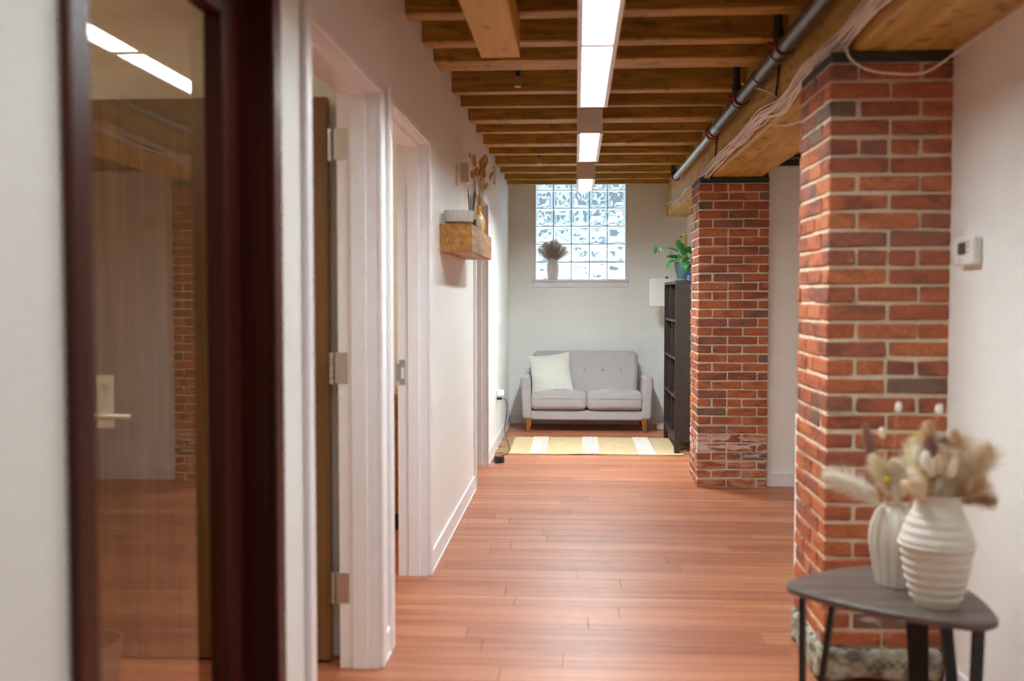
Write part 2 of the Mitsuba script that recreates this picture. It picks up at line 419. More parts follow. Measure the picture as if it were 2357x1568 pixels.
# door 3: strike plate; door 4: closed leaf
sp = sg.box(-0.878, 0.965, -0.848, 1.09).union(sg.box(-0.896, 0.985, -0.86, 1.07)).difference(sg.box(-0.868, 0.995, -0.852, 1.055))
sp = trimesh.creation.extrude_polygon(sp, 0.003)
sp.apply_transform(np.array([[1, 0, 0, 0], [0, 0, 1, 5.0265], [0, 1, 0, 0], [0, 0, 0, 1.0]]))
put('door_3__strike_plate', sp, mat('strike_steel', (0.36, 0.36, 0.37), 0.4, metallic=0.4), label='grey steel strike plate')
put('door_4__leaf', cbox(-0.882, -0.84, 7.415, 8.405, 0.012, 2.15, 0.003), WALNUT)

# baseboards


def baseboard(name, runs, label):
    put(name, cat(*[cat(cbox(x0, x1, y0, y1, 0, 0.105, 0.003), None) for x0, x1, y0, y1 in runs]), TRIM, kind=S, label=label)


baseboard('baseboard_left', [(XL, XL + 0.011, y0, y1) for y0, y1 in ((-2.6, 1.42), (2.47, 2.703), (3.817, 3.93), (5.095, 7.325), (8.475, YF))], 'white baseboard along the foot of the left wall')
baseboard('baseboard_far', [(XL, 1.36, YF - 0.011, YF)], 'white baseboard along the far wall behind the sofa')
baseboard('baseboard_right', [(1.408, 3.5, 7.589, 7.6), (XR - 0.011, XR, -2.6, 3.70)], 'white baseboard at the foot of the walls on the right')
put('trim_2', cat(*[cyl((XL + 0.011, y0, 0.003), (XL + 0.011, y1, 0.003), 0.006, 6) for y0, y1 in ((3.817, 3.93), (5.095, 7.325), (8.475, YF))]), WHITEP, kind=S, label='white bead of caulk along the foot of the left baseboard')

# window 1: glass blocks
tag('window_1', 'glass block window above the sofa', kind=S)
used.add('window_1')
YP = 11.38
put('window_1__liner', cat(box(WX0, WX0 + 0.018, YF - 0.004, YF + 0.25, WZ0, ZD), box(WX1 - 0.018, WX1, YF - 0.004, YF + 0.25, WZ0, ZD)), TRIM)
put('window_1__stool', cbox(-0.480, 0.583, YF - 0.042, YF + 0.25, 1.571, 1.598, 0.004), TRIM)
put('window_1__apron', cbox(-0.466, 0.570, YF - 0.022, YF, 1.513, 1.571, 0.003), TRIM)
xs = [WX0 + 0.018, -0.249, -0.050, 0.150, 0.349, WX1 - 0.018]
zs = [1.598 - 0.01, 1.793, 1.993, 2.192, 2.391, 2.591, 2.79]


def wavy(x0, x1, z0, z1, seed):
    n = 30
    u = np.linspace(0, 1, n)
    U, V = np.meshgrid(u, u, indexing='ij')
    X, Z = x0 + (x1 - x0) * U, z0 + (z1 - z0) * V
    e = np.minimum(np.minimum(U, 1 - U), np.minimum(V, 1 - V))
    mask = np.clip((e - 0.07) / 0.06, 0, 1)
    rim = 0.004 * np.clip(1 - e / 0.05, 0, 1)

    def h(s):
        P = np.stack([X.ravel() * 13 + s * 3.7, Z.ravel() * 13 + 5 * s, np.full(X.size, s * 1.3)], 1)
        return (meshkit.fbm(P, 2) if True else 0).reshape(X.shape)
    front = YP - 0.0 + rim - mask * (0.026 * (h(seed) - 0.5))
    back = YP + 0.06 - rim + mask * (0.026 * (h(seed + 40) - 0.5))
    idx = np.arange(n * n).reshape(n, n)
    v = np.vstack([np.stack([X.ravel(), front.ravel(), Z.ravel()], 1), np.stack([X.ravel(), back.ravel(), Z.ravel()], 1)])
    f = []
    for i in range(n - 1):
        for j in range(n - 1):
            p, q, r, s = idx[i, j], idx[i + 1, j], idx[i + 1, j + 1], idx[i, j + 1]
            f += [[p, q, r], [p, r, s]]
            o = n * n
            f += [[o + p, o + r, o + q], [o + p, o + s, o + r]]
    loop = list(idx[:, 0]) + list(idx[-1, 1:]) + list(idx[::-1, -1][1:]) + list(idx[0, ::-1][1:-1])
    o = n * n
    for k in range(len(loop)):
        p, q = loop[k], loop[(k + 1) % len(loop)]
        f += [[p, o + p, o + q], [p, o + q, q]]
    return trimesh.Trimesh(v, f, process=False)


k = 0
for i in range(5):
    for j in range(6):
        g = 0.0038
        put('window_1__glass_block', wavy(xs[i] + g, xs[i + 1] - g, zs[j] + g, zs[j + 1] - g, k), 'mat_block', 40)
        k += 1
put('window_1__joint', cat(*[box(x - 0.0036, x + 0.0036, YP - 0.004, YP + 0.06, WZ0, 2.79) for x in xs[1:-1]], *[box(xs[0], xs[-1], YP - 0.004, YP + 0.06, z - 0.0036, z + 0.0036) for z in zs[1:]]), JOINT, label='thin green joints between the glass blocks')
put('window_1__head', box(WX0, WX1, YF, YF + 0.3, 2.79, ZD + 0.1), WALL)

# outside, seen only through the rippled glass: a pale low wall and a grey-blue house across the yard
OUT = mat('outside_wall', (0.80, 0.82, 0.82), 0.8)
FACADE = mat('outside_facade', (0.40, 0.47, 0.50), 0.8)
DARKW = mat('outside_window', (0.10, 0.13, 0.15), 0.3)
t = thing('garden_wall', 'pale wall across the yard, blurred by the glass blocks', 'wall')
put(t + '__wall', box(-9, 9, 17.0, 17.25, 0.0, 2.15), OUT)
put(t + '__coping', cbox(-9, 9, 16.96, 17.29, 2.15, 2.22, 0.01), OUT)
t = thing('far_house', 'grey-blue house beyond the yard wall, blurred by the glass blocks', 'house')
put(t + '__facade', box(-5.5, 3.6, 20.0, 25.0, 0.0, 5.4), FACADE)
for i in range(5):
    put(t + '__window', cbox(-5.0 + 1.75 * i, -4.0 + 1.75 * i, 19.96, 20.02, 2.9, 4.5, 0.01), DARKW)

# ------------------------------------------------------------------ timber beam on two brick pillars
put('timber_beam', cat(cbox(0.99, 1.36, -2.6, 7.66, ZB, ZD, 0.012, 0.002), cbox(0.988, 1.36, 7.664, YF, ZB + 0.004, ZD, 0.012, 0.002)), BEAM, label='long rough timber beam resting on the brick pillars, cables strung along it', cat_='beam')


def pillar(name, label, x0, x1, y0, y1, zbot, ztop, seed, stone):
    r = np.random.default_rng(seed)
    t = thing(name, label, 'pillar')
    rec = 0.006
    put(t + '__mortar', box(x0 + rec, x1, y0 + rec, y1, zbot, ztop), MORTAR)
    n = round((ztop - zbot) / 0.0656)
    p = (ztop - zbot) / n
    j, L, H = 0.012, 0.208, 0.097

    def fill(start, end, first, lens):
        out, q = [], start
        lens = iter(lens)
        while end - q > 0.012:
            l = first if first else next(lens)
            first = None
            e = min(q + l, end)
            if end - e < 0.03:
                e = end
            out.append((q, e))
            q = e + j
        return out

    for c in range(n):
        z0, z1 = zbot + c * p + j / 2, zbot + (c + 1) * p - j / 2
        if c % 6 == 3:
            lens = [H, H, L, H, H, L, H]
            first = H if c % 2 else L
        else:
            lens = [L] * 8
            first = H if c % 2 else L
        fr = fill(x0, x1, first, lens)
        w = H if first == L else L
        sd = fill(y0 + w + j, y1, None, [L, L, L, L] if c % 6 != 3 else [H, L, H, H, H])

        def tone():
            return BR[int(r.choice(5, p=[0.33, 0.25, 0.22, 0.13, 0.07]))]
        for i, (a, b) in enumerate(fr):
            o = r.uniform(-0.0025, 0.0025)
            dz = r.uniform(-0.0012, 0.0012)
            yb = y0 + w if i == 0 else y0 + 0.09
            xa = a + o if i == 0 else a + r.uniform(-0.002, 0.002)
            put(t + '__brick', cbox(xa, b + r.uniform(-0.003, 0.003) if b < x1 else b, y0 + o, yb, z0 + dz, z1 + dz, 0.005, 0.0017), tone())
        for (a, b) in sd:
            o = r.uniform(-0.0025, 0.0025)
            put(t + '__brick', cbox(x0 + o, x0 + 0.09, a, b, z0, z1, 0.005, 0.0017), tone())
    put(t + '__bearing_plate', cbox(x0 + 0.004, x1 - 0.002, y0 - 0.004, y1, ztop, ZB - 0.001, 0.003), IRON, label='dark iron bearing plate under the beam')
    if stone:
        s = rbox(x1 - x0 + 0.01, y1 - y0 + 0.03, zbot, 0.02, 0.022)
        v = s.vertices
        d = meshkit.fbm(v * 14 + 3, 3) - 0.5
        s.vertices = v + s.vertex_normals * (d * 0.04)[:, None]
        s.vertices[:, 2] = np.clip(s.vertices[:, 2], -(zbot + 0.01) / 2, None)
        s.apply_translation(((x0 + x1 - 0.03) / 2, (y0 + y1 - 0.02) / 2, (zbot + 0.01) / 2))
        put(t + '__footing', s, GRANITE, 40, label='rough granite footing')


pillar('brick_pillar', 'red brick pillar with white salt stains at its foot, beside the dark bookcase', 0.898, 1.405, 7.55, 8.05, 0.0, 2.235, 3, False)
pillar('brick_pillar', 'larger red brick pillar on a rough granite footing behind the side table', 0.905, 1.335, 3.74, 4.225, 0.12, 2.238, 11, True)

# plank boxing under the joists
t = thing('plank_box', 'short boxed-in plank fixed under the ceiling joists near the lamp', 'plank')
put(t + '__bottom_board', cbox(-0.417, -0.245, 1.2, 4.50, 2.45, 2.472, 0.003), PLANKW)
for x in (-0.417, -0.269):
    put(t + '__side_board', cbox(x, x + 0.024, 1.2, 4.47, 2.472, ZJ - 0.007, 0.003), PLANKW)

# ------------------------------------------------------------------ hanging lamps
FX0, FX1, FZ = 0.006, 0.152, 2.34


def fixture(y0, y1, label, sections, i):
    t = thing('ceiling_lamp', label, 'lamp')
    top = 2.54
    w = 0.018
    put(t + '__housing', cat(box(FX0, FX0 + w, y0, y1, FZ, top), box(FX1 - w, FX1, y0, y1, FZ, top), box(FX0 + w, FX1 - w, y0, y1, top - 0.02, top), box(FX0 + w, FX1 - w, y0, y0 + 0.004, FZ, top - 0.02), box(FX0 + w, FX1 - w, y1 - 0.004, y1, FZ, top - 0.02)), BEIGE)
    put(t + '__edge_rail', cat(cbox(FX0 - 0.001, FX0 + w, y0, y1, FZ - 0.004, FZ, 0.001), cbox(FX1 - w, FX1 + 0.001, y0, y1, FZ - 0.004, FZ, 0.001)), ENAMEL)
    L = (y1 - y0) / sections
    for s in range(sections):
        a, b = y0 + s * L + 0.024, y0 + (s + 1) * L - 0.024
        q = np.array([[FX0 + w, a, FZ + 0.022], [FX1 - w, a, FZ + 0.022], [FX1 - w, b, FZ + 0.022], [FX0 + w, b, FZ + 0.022]])
        key = put(t + '__tube_panel', (q, np.array([[0, 2, 1], [0, 3, 2]])), ENAMEL)
        scene[key]['emitter'] = {'type': 'area', 'radiance': rgb(*[LAMPS[i] * c_ for c_ in TINTS[i]])}
        n = int((b - a) / 0.035)
        put(t + '__louvre', cat(*[box(FX0 + w, FX1 - w, a + (k + 0.5) * (b - a) / n - 0.001, a + (k + 0.5) * (b - a) / n + 0.001, FZ - 0.001, FZ + 0.0025) for k in range(n)]), MIRROR, kind='stuff')
        if s:
            yy = y0 + s * L
            put(t + '__joint_band', cat(box(FX0 + w, FX1 - w, yy - 0.024, yy + 0.024, FZ, FZ + 0.03), cyl((FX0 + 0.02, yy, FZ - 0.004), (FX0 + 0.02, yy, FZ + 0.01), 0.007, 12), cyl((FX1 - 0.02, yy, FZ - 0.004), (FX1 - 0.02, yy, FZ + 0.01), 0.007, 12)), ENAMEL)
    for yy in (y0 + 0.3, y1 - 0.3):
        put(t + '__hanger_rod', cyl((0.079, yy, top - 0.001), (0.079, yy, ZJ + 0.04), 0.005, 8), STEEL)


fixture(2.645, 5.085, 'long white louvred ceiling lamp nearest in the picture', 2, 0)
fixture(5.897, 7.115, 'white louvred ceiling lamp, second along the corridor', 1, 1)
fixture(8.15, 9.075, 'white louvred ceiling lamp farthest down the corridor, before the window', 1, 2)
fixture(-0.6, 1.84, 'long white louvred ceiling lamp above the camera', 2, 3)
# flat panels lighting the rooms off the corridor
for i, (x, y, w, h_, k_, nm) in enumerate([(-2.1, 2.2, 0.6, 1.2, 1.0, 'first'), (-2.1, 5.4, 0.6, 1.2, 1.0, 'second'), (2.4, 5.9, 0.6, 0.6, 0.55, 'side')]):
    t = thing('panel_lamp', 'flat white panel lamp on the ceiling of the %s room' % nm, 'lamp')
    z = 2.47 if i == 2 else 2.495
    q = np.array([[x - w / 2, y - h_ / 2, z], [x + w / 2, y - h_ / 2, z], [x + w / 2, y + h_ / 2, z], [x - w / 2, y + h_ / 2, z]])
    key = put(t + '__diffuser', (q, np.array([[0, 2, 1], [0, 3, 2]])), ENAMEL)
    scene[key]['emitter'] = {'type': 'area', 'radiance': rgb(ROOM * k_, ROOM * k_ * 0.87, ROOM * k_ * 0.64)}
    put(t + '__frame', cat(*[cbox(a, b, c, d, z - 0.008, z + 0.004, 0.002) for a, b, c, d in ((x - w / 2 - 0.02, x - w / 2, y - h_ / 2, y + h_ / 2), (x + w / 2, x + w / 2 + 0.02, y - h_ / 2, y + h_ / 2), (x - w / 2 - 0.02, x + w / 2 + 0.02, y - h_ / 2 - 0.02, y - h_ / 2), (x - w / 2 - 0.02, x + w / 2 + 0.02, y + h_ / 2, y + h_ / 2 + 0.02))]), ENAMEL)

# ------------------------------------------------------------------ sprinkler pipe, heads
t = thing('sprinkler_pipe', 'grey steel sprinkler pipe running beside the timber beam under the joists', 'pipe')
PX, PZ = 0.92, 2.512
ys = [-2.4, 4.55, 5.85, 6.98, 9.45]
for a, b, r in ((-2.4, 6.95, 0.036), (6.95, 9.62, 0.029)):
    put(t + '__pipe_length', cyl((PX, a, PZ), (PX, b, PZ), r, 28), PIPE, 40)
for yy in (4.78, 5.25, 5.93):
    put(t + '__coupling', cyl((PX, yy - 0.03, PZ), (PX, yy + 0.03, PZ), 0.0405, 28), PIPE, 40)
put(t + '__reducer', cat(cyl((PX, 6.9, PZ), (PX, 6.99, PZ), 0.046, 28, 0.04), cyl((PX, 6.99, PZ), (PX, 7.02, PZ), 0.05, 28)), RED, 40, label='red oxide reducer')
for yy, r in ((4.62, 0.041), (5.8, 0.041), (9.52, 0.034)):
    ring = [np.array([PX + r * math.cos(a), yy, PZ + r * math.sin(a)]) for a in np.linspace(0, 2 * np.pi, 25)]
    put(t + '__clamp', cat(tube(ring, 0.006, 6, False), cbox(PX - r - 0.035, PX - r + 0.004, yy - 0.012, yy + 0.012, PZ - 0.004, PZ + 0.016, 0.003), cyl((PX - r - 0.03, yy, PZ + 0.02), (PX - r - 0.03, yy, PZ - 0.016), 0.006, 8)), RED, 40, label='red oxide pipe clamp')
    put(t + '__drop', cat(cyl((PX - 0.02, yy + 0.05, PZ + 0.01), (PX - 0.02, yy + 0.05, 2.80), 0.02, 16), cyl((PX - 0.02, yy + 0.05, PZ + 0.05), (PX - 0.02, yy + 0.05, PZ + 0.085), 0.027, 16)), IRON, 40)
for (x, y, lab) in ((-0.325, 5.75, 'small pendent sprinkler head between the ceiling joists, the nearer one'), (-0.325, 9.05, 'small pendent sprinkler head between the ceiling joists, the farther one')):
    t = thing('fire_sprinkler', lab, 'sprinkler')
    put(t + '__fitting', cat(cyl((x, y, 2.66), (x, y, ZD), 0.017, 16), lathe([(0.0, 2.66), (0.034, 2.69), (0.034, 2.72), (0.0, 2.72)], 16).apply_translation((x, y, 0)), cyl((x, y, 2.635), (x, y, 2.66), 0.014, 6)), IRON, 40)
    arm = [tube(spline([(x + s * 0.01, y, 2.635), (x + s * 0.019, y, 2.615), (x + s * 0.016, y, 2.597), (x, y, 2.585)], 10), 0.003, 6) for s in (-1, 1)]
    put(t + '__frame', cat(*arm, cyl((x, y, 2.587), (x, y, 2.63), 0.0025, 6)), STEEL, 40)
    put(t + '__deflector', cyl((x, y, 2.578), (x, y, 2.584), 0.018, 16), STEEL, 40)

# ------------------------------------------------------------------ cables along the beam
base = np.array([(0.95, 1.5, 2.325), (0.965, 2.4, 2.34), (0.962, 3.0, 2.345), (0.955, 3.5, 2.35), (0.96, 3.9, 2.325), (0.955, 4.35, 2.345), (0.962, 4.8, 2.305), (0.955, 5.3, 2.335), (0.965, 5.9, 2.335), (0.955, 6.5, 2.325), (0.965, 7.0, 2.33), (0.955, 7.6, 2.30), (0.965, 8.0, 2.31)])
for k in range(24):
    r = np.random.default_rng(100 + k)
    off = np.array([r.normal(-0.004, 0.012), 0, r.normal(-0.004, 0.014)])
    pts = base + off + np.stack([r.normal(0, 0.006, len(base)), r.normal(0, 0.03, len(base)), r.normal(0, 0.011, len(base))], 1)
    pts[:, 0] = np.minimum(pts[:, 0], 0.975)
    pts[0, 1] = 1.5
    if k < 1:
        pts[:, 0] = 0.974
    lab = 'dark blue data cable strung along the timber beam' if k < 1 else 'thin white data cable bundled along the timber beam'
    key = put('data_cable', tube(spline(pts, 70), 0.0040, 6), BLUEC if k < 1 else (CABLE if k % 3 else CABLE2), True, label=lab, cat_='cable', group=None if k < 1 else 'white cables along the beam')
for k in range(3):
    r = np.random.default_rng(130 + k)
    b2 = np.array([(0.965, 7.9, 2.31), (0.975, 8.6, 2.335), (0.98, 9.3, 2.35), (0.98, 10.0, 2.36), (0.975, 10.9, 2.385 + 0.012 * k), (0.975, 11.05, 2.39 + 0.01 * k), (0.978, 11.08, 2.62)])
    b2[1:5] += np.stack([np.zeros(4), np.zeros(4), r.normal(0, 0.012, 4)], 1)
    put('data_cable', tube(spline(b2, 50), 0.0045, 6), [CABLE2, BINDER, CABLE][k], True, label='grey-white cable running from the far pillar to the end of the beam', cat_='cable', group='cables at the far end of the beam')
lp = spline([(0.955, 3.62, 2.30), (0.93, 3.60, 2.235), (0.985, 3.58, 2.18), (1.08, 3.58, 2.163), (1.18, 3.58, 2.165), (1.25, 3.56, 2.205), (1.328, 3.45, 2.262), (1.331, 3.36, 2.275)], 50)
put('loose_cable', tube(lp, 0.0042, 8), CABLE, True, label='loose white cable sagging in front of the near brick pillar to the right wall', cat_='cable')
lp = spline([(0.95, 5.15, 2.33), (0.955, 5.13, 2.27), (0.985, 5.0, 2.225), (1.02, 4.6, 2.19), (1.05, 4.28, 2.19)], 40)
put('loose_cable', tube(lp, 0.0038, 8), CABLE, True, label='loose white cable sagging from the bundle behind the near brick pillar', cat_='cable')
lp = spline([(0.88, 5.55, 2.54), (0.93, 5.3, 2.46), (0.95, 5.1, 2.40), (0.955, 4.95, 2.34)], 20)
put('loose_cable', tube(lp, 0.0035, 8), CABLE, True, label='thin white cable slung from the sprinkler pipe down to the bundle', cat_='cable')
for yy, w in ((5.05, 0.02), (7.2, 0.03)):
    put('loose_cable', tube(spline([(0.984, yy, 2.60), (0.98, yy + w, 2.5), (0.975, yy + 2 * w, 2.40), (0.968, yy + 3 * w, 2.335)], 20), 0.006, 8), IRON, True, label='black cable running down the side of the timber beam ' + ('near the pipe joint' if yy < 6 else 'beyond the red pipe joint'), cat_='cable')

# ------------------------------------------------------------------ things on the left wall
t = thing('wall_shelf', 'thick reclaimed wood shelf on the left wall holding a bowl and vases', 'shelf')
put(t + '__board', cbox(XL, -0.56, 5.493, 6.772, 1.648, 1.80, 0.005, 0.0015), SHELFW)
BX, BY = -0.643, 5.60
ribs = lambda a, z: 1 + 0.018 * np.cos(a * 36)
t = thing('ribbed_bowl', 'white ribbed bowl at the near end of the wall shelf', 'bowl')
put(t + '__body', lathe([(0.0, 1.808), (0.070, 1.808), (0.079, 1.815), (0.082, 1.84), (0.082, 1.872), (0.081, 1.876), (0.076, 1.876), (0.076, 1.83), (0.07, 1.82), (0.0, 1.82)], 144, ribs).apply_translation((BX, BY, 0)), BOWL, 40)
for q in range(3):
    aa = 0.6 + q * 2.094
    put(t + '__foot', trimesh.creation.icosphere(2, 0.0045).apply_translation((BX + 0.062 * math.cos(aa), BY + 0.062 * math.sin(aa), 1.8045)), BOWL, True)
t = thing('reed_diffuser', 'reed diffuser with black sticks behind the bowl on the wall shelf', 'diffuser')
put(t + '__bottle', lathe([(0, 1.80), (0.03, 1.80), (0.032, 1.81), (0.032, 1.86), (0.014, 1.875), (0.014, 1.895), (0.010, 1.895), (0.010, 1.87), (0.0, 1.87)], 24).apply_translation((-0.628, 6.10, 0)), BLACK, 40)
for q in range(7):
    aa = q * 0.9
    put(t + '__reed', cyl((-0.628 + 0.004 * math.cos(aa), 6.10 + 0.004 * math.sin(aa), 1.83), (-0.622 + 0.024 * math.cos(aa), 6.10 + 0.04 * math.sin(aa), 2.025 + 0.02 * math.sin(q * 2.1)), 0.0022, 6), REED)
VX, VY = -0.607, 6.38
put('bottle_vase', lathe([(0, 1.80), (0.034, 1.80), (0.040, 1.81), (0.043, 1.85), (0.040, 1.885), (0.026, 1.915), (0.0165, 1.93), (0.0155, 1.97), (0.018, 1.975), (0.014, 1.977), (0.012, 1.93), (0.0, 1.92)], 32).apply_translation((VX, VY, 0)), MUSTARD, 40, label='mustard yellow bottle vase with dried bunny tails on the wall shelf', cat_='vase')
put('egg_vase', lathe([(0, 1.80), (0.024, 1.80), (0.033, 1.815), (0.036, 1.845), (0.031, 1.88), (0.018, 1.905), (0.008, 1.91), (0.006, 1.905), (0, 1.90)], 32).apply_translation((-0.603, 6.27, 0)), PALEY, 40, label='small pale yellow egg-shaped vase on the wall shelf', cat_='vase')


def hairs(pts, rad, n, length, tilt, w, seed, jitter=0.35):
    """thin tapering blades standing out of a curved axis"""
    r = np.random.default_rng(seed)
    pts = np.array(pts, float)
    k = len(pts)
    tan = np.gradient(pts, axis=0)
    tan /= np.linalg.norm(tan, axis=1, keepdims=True) + 1e-12
    rad, length = np.broadcast_to(rad, (k,)), np.broadcast_to(length, (k,))
    s = r.uniform(0, k - 1.001, n)
    i = s.astype(int)
    fr = (s - i)[:, None]
    P = pts[i] * (1 - fr) + pts[i + 1] * fr
    Tn = tan[i]
    rr = rad[i] * (1 - fr[:, 0]) + rad[i + 1] * fr[:, 0]
    ll = (length[i] * (1 - fr[:, 0]) + length[i + 1] * fr[:, 0]) * r.uniform(0.6, 1.2, n)
    d = r.normal(0, 1, (n, 3))
    d -= Tn * (d * Tn).sum(1, keepdims=True)
    d /= np.linalg.norm(d, axis=1, keepdims=True) + 1e-9
    g = d * math.cos(tilt) + Tn * math.sin(tilt) + r.normal(0, jitter, (n, 3)) * 0.5
    g /= np.linalg.norm(g, axis=1, keepdims=True)
    a = P + d * rr[:, None] * 0.7
    side = np.cross(g, r.normal(0, 1, (n, 3)))
    side /= np.linalg.norm(side, axis=1, keepdims=True) + 1e-9
    v = np.stack([a - side * w, a + side * w, a + g * ll[:, None]], 1).reshape(-1, 3)
    return trimesh.Trimesh(v, np.arange(3 * n).reshape(-1, 3), process=False)


def head_mesh(pts, rad, n, length, tilt=0.9, w=0.0006, seed=0):
    return cat(tube(pts, rad, 8), hairs(pts, rad, n, length, tilt, w, seed))


TONE = {CREAMG: 'cream', WHITEG: 'white', BEIGEG: 'beige', BROWNG: 'brown', MAUVEG: 'mauve'}


def stem(name, label, group, start, tip, hl, hr, m, seed, kind='tail', bend=0.02, cat_='dried grass', sr=0.0011, sm=None, droop=0.0):
    """one dried stem: stalk and head"""
    r = np.random.default_rng(seed)
    a, b = np.array(start, float), np.array(tip, float)
    mid = (a + b) / 2 + r.normal(0, bend, 3)
    c = spline([a, mid, b], 24)
    L = np.r_[0, np.cumsum(np.linalg.norm(np.diff(c, axis=0), axis=1))]
    cut = max(1, np.searchsorted(L, L[-1] - hl) - 0)
    cut = min(cut, 21)
    hp = spline(c[cut:], 10) if len(c[cut:]) > 3 else np.linspace(c[cut], c[-1], 10)
    if droop:
        q = np.linspace(0, 1, 10)[:, None] ** 2
        hp = hp + q * np.array([0, 0, -droop])
    u = np.linspace(0, 1, 10)
    if group and m in TONE:
        label, group = TONE[m] + ' ' + label, TONE[m] + ' ' + group
    t = thing(name, label, cat_, group)
    put(t + '__stalk', tube(np.vstack([c[:cut + 1], hp[1:2]]) if cut else hp[:2], sr, 5), sm or STALK, True)
    if kind == 'tail':
        rad = hr * np.sqrt(np.clip(1 - (2 * u - 0.9) ** 2 / 1.25, 0.02, 1))
        put(t + '__head', head_mesh(hp, rad, 240, hr * 0.75, 0.95, 0.0006, seed), m)
    elif kind == 'plume':
        rad = hr * np.sin(np.pi * np.clip(u * 0.9 + 0.08, 0, 1)) ** 0.8
        put(t + '__head', head_mesh(hp, rad * 0.55, 1100, 0.4 * hr + rad * 1.2, 0.75, 0.0008, seed), m)
    elif kind == 'pampas':
        rad = hr * np.sin(np.pi * np.clip(u * 0.85 + 0.12, 0, 1)) ** 0.7
        put(t + '__head', cat(tube(hp, 0.0016, 5), hairs(hp, rad * 0.1, 700, 0.35 * hr + rad * 1.7, 0.75, 0.0006, seed)), m)
    else:
        put(t + '__head', trimesh.creation.icosphere(2, hr).apply_translation(c[-1]), m, True)
    return t


for k in range(22):
    r = np.random.default_rng(300 + k)
    tip = (VX + r.uniform(-0.045, 0.05), VY + r.uniform(-0.07, 0.07), 2.225 + r.uniform(-0.055, 0.06))
    if k in (11, 12):
        tip = (VX + (0.085 if k == 11 else 0.05), VY + 0.02, 2.185 if k == 11 else 2.12)
    if k == 10:
        tip = (VX - 0.055, VY - 0.02, 2.30)
    stem('bunny_tail_stem', 'tawny dried bunny tail standing in the mustard bottle vase', 'bunny tails in the mustard vase', (VX + r.uniform(-0.006, 0.006), VY + r.uniform(-0.006, 0.006), 1.94), tip, 0.05 if k != 10 else 0.02, 0.0125 if k != 10 else 0.006, TAWNY, 300 + k, 'tail', 0.008, sm=TAWNY)

put('door_chime', cbox(XL, XL + 0.048, 6.555, 6.66, 2.14, 2.262, 0.004), BEIGE, label='beige chime box high on the left wall above the shelf', cat_='chime box')
put('wall_plate', cbox(XL, XL + 0.012, 6.25, 6.33, 2.095, 2.215, 0.003), BEIGE, label='slim pale plate on the left wall beside the chime box', cat_='wall plate')
put('door_sign', cbox(XL, XL + 0.02, 9.10, 9.24, 2.405, 2.57, 0.003), BEIGE, label='flat pale plate high on the left wall just under the joists', cat_='wall plate')

# outlet, charger, cord and speaker
t = thing('wall_outlet', 'white wall outlet low on the left wall near the sofa', 'outlet')
put(t + '__cover_plate', cbox(XL, XL + 0.006, 9.35, 9.43, 0.405, 0.535, 0.002), WHITEP)
for z in (0.445, 0.50):
    put(t + '__receptacle', cbox(XL + 0.006, XL + 0.009, 9.372, 9.408, z - 0.017, z + 0.017, 0.001), WHITEP)
put('charger', cbox(XL + 0.009, XL + 0.075, 9.37, 9.42, 0.487, 0.545, 0.006), WHITEP, label='white plug-in charger in the wall outlet', cat_='charger')
t = thing('power_cord', 'black power cord from the wall outlet down to the small speaker', 'cord')
put(t + '__plug', cbox(XL + 0.009, XL + 0.055, 9.375, 9.405, 0.452, 0.476, 0.004), BLACK)
put(t + '__cord', tube(spline([(XL + 0.055, 9.39, 0.464), (XL + 0.085, 9.39, 0.455), (XL + 0.10, 9.38, 0.40), (XL + 0.098, 9.36, 0.30), (XL + 0.085, 9.33, 0.2), (XL + 0.10, 9.30, 0.12), (XL + 0.13, 9.25, 0.03), (-0.60, 9.15, 0.014), (-0.615, 9.0, 0.006), (-0.66, 8.9, 0.005), (-0.70, 8.75, 0.005), (-0.695, 8.62, 0.006), (-0.66, 8.58, 0.012)], 80), 0.0032, 6), BLACK, True)
t = thing('small_speaker', 'small round black speaker on the floor by the left wall', 'speaker')
put(t + '__body', lathe([(0, 0.002), (0.040, 0.002), (0.0425, 0.006), (0.0425, 0.048), (0.040, 0.053), (0.0, 0.053)], 40).apply_translation((-0.643, 8.57, 0)), BLACK, 40)
put(t + '__top_ring', trimesh.creation.torus(0.037, 0.002).apply_translation((-0.643, 8.57, 0.053)), BLACKM, True)

# thermostat
t = thing('thermostat', 'white thermostat with a small dark screen on the right wall', 'thermostat')
put(t + '__body', cbox(XR - 0.030, XR, 3.45, 3.605, 1.508, 1.603, 0.005), WHITEP)
put(t + '__screen', cbox(XR - 0.0315, XR - 0.029, 3.515, 3.58, 1.545, 1.585, 0.0005), SCREEN, label='small dark display')
for k in range(3):
    put(t + '__button', cbox(XR - 0.032, XR - 0.029, 3.485, 3.497, 1.548 + 0.016 * k, 1.556 + 0.016 * k, 0.001), BUTTONG)
for k in range(3):
    put(t + '__small_mark', box(XR - 0.0306, XR - 0.0298, 3.545 + 0.013 * k, 3.553 + 0.013 * k, 1.524, 1.528), BUTTONG)

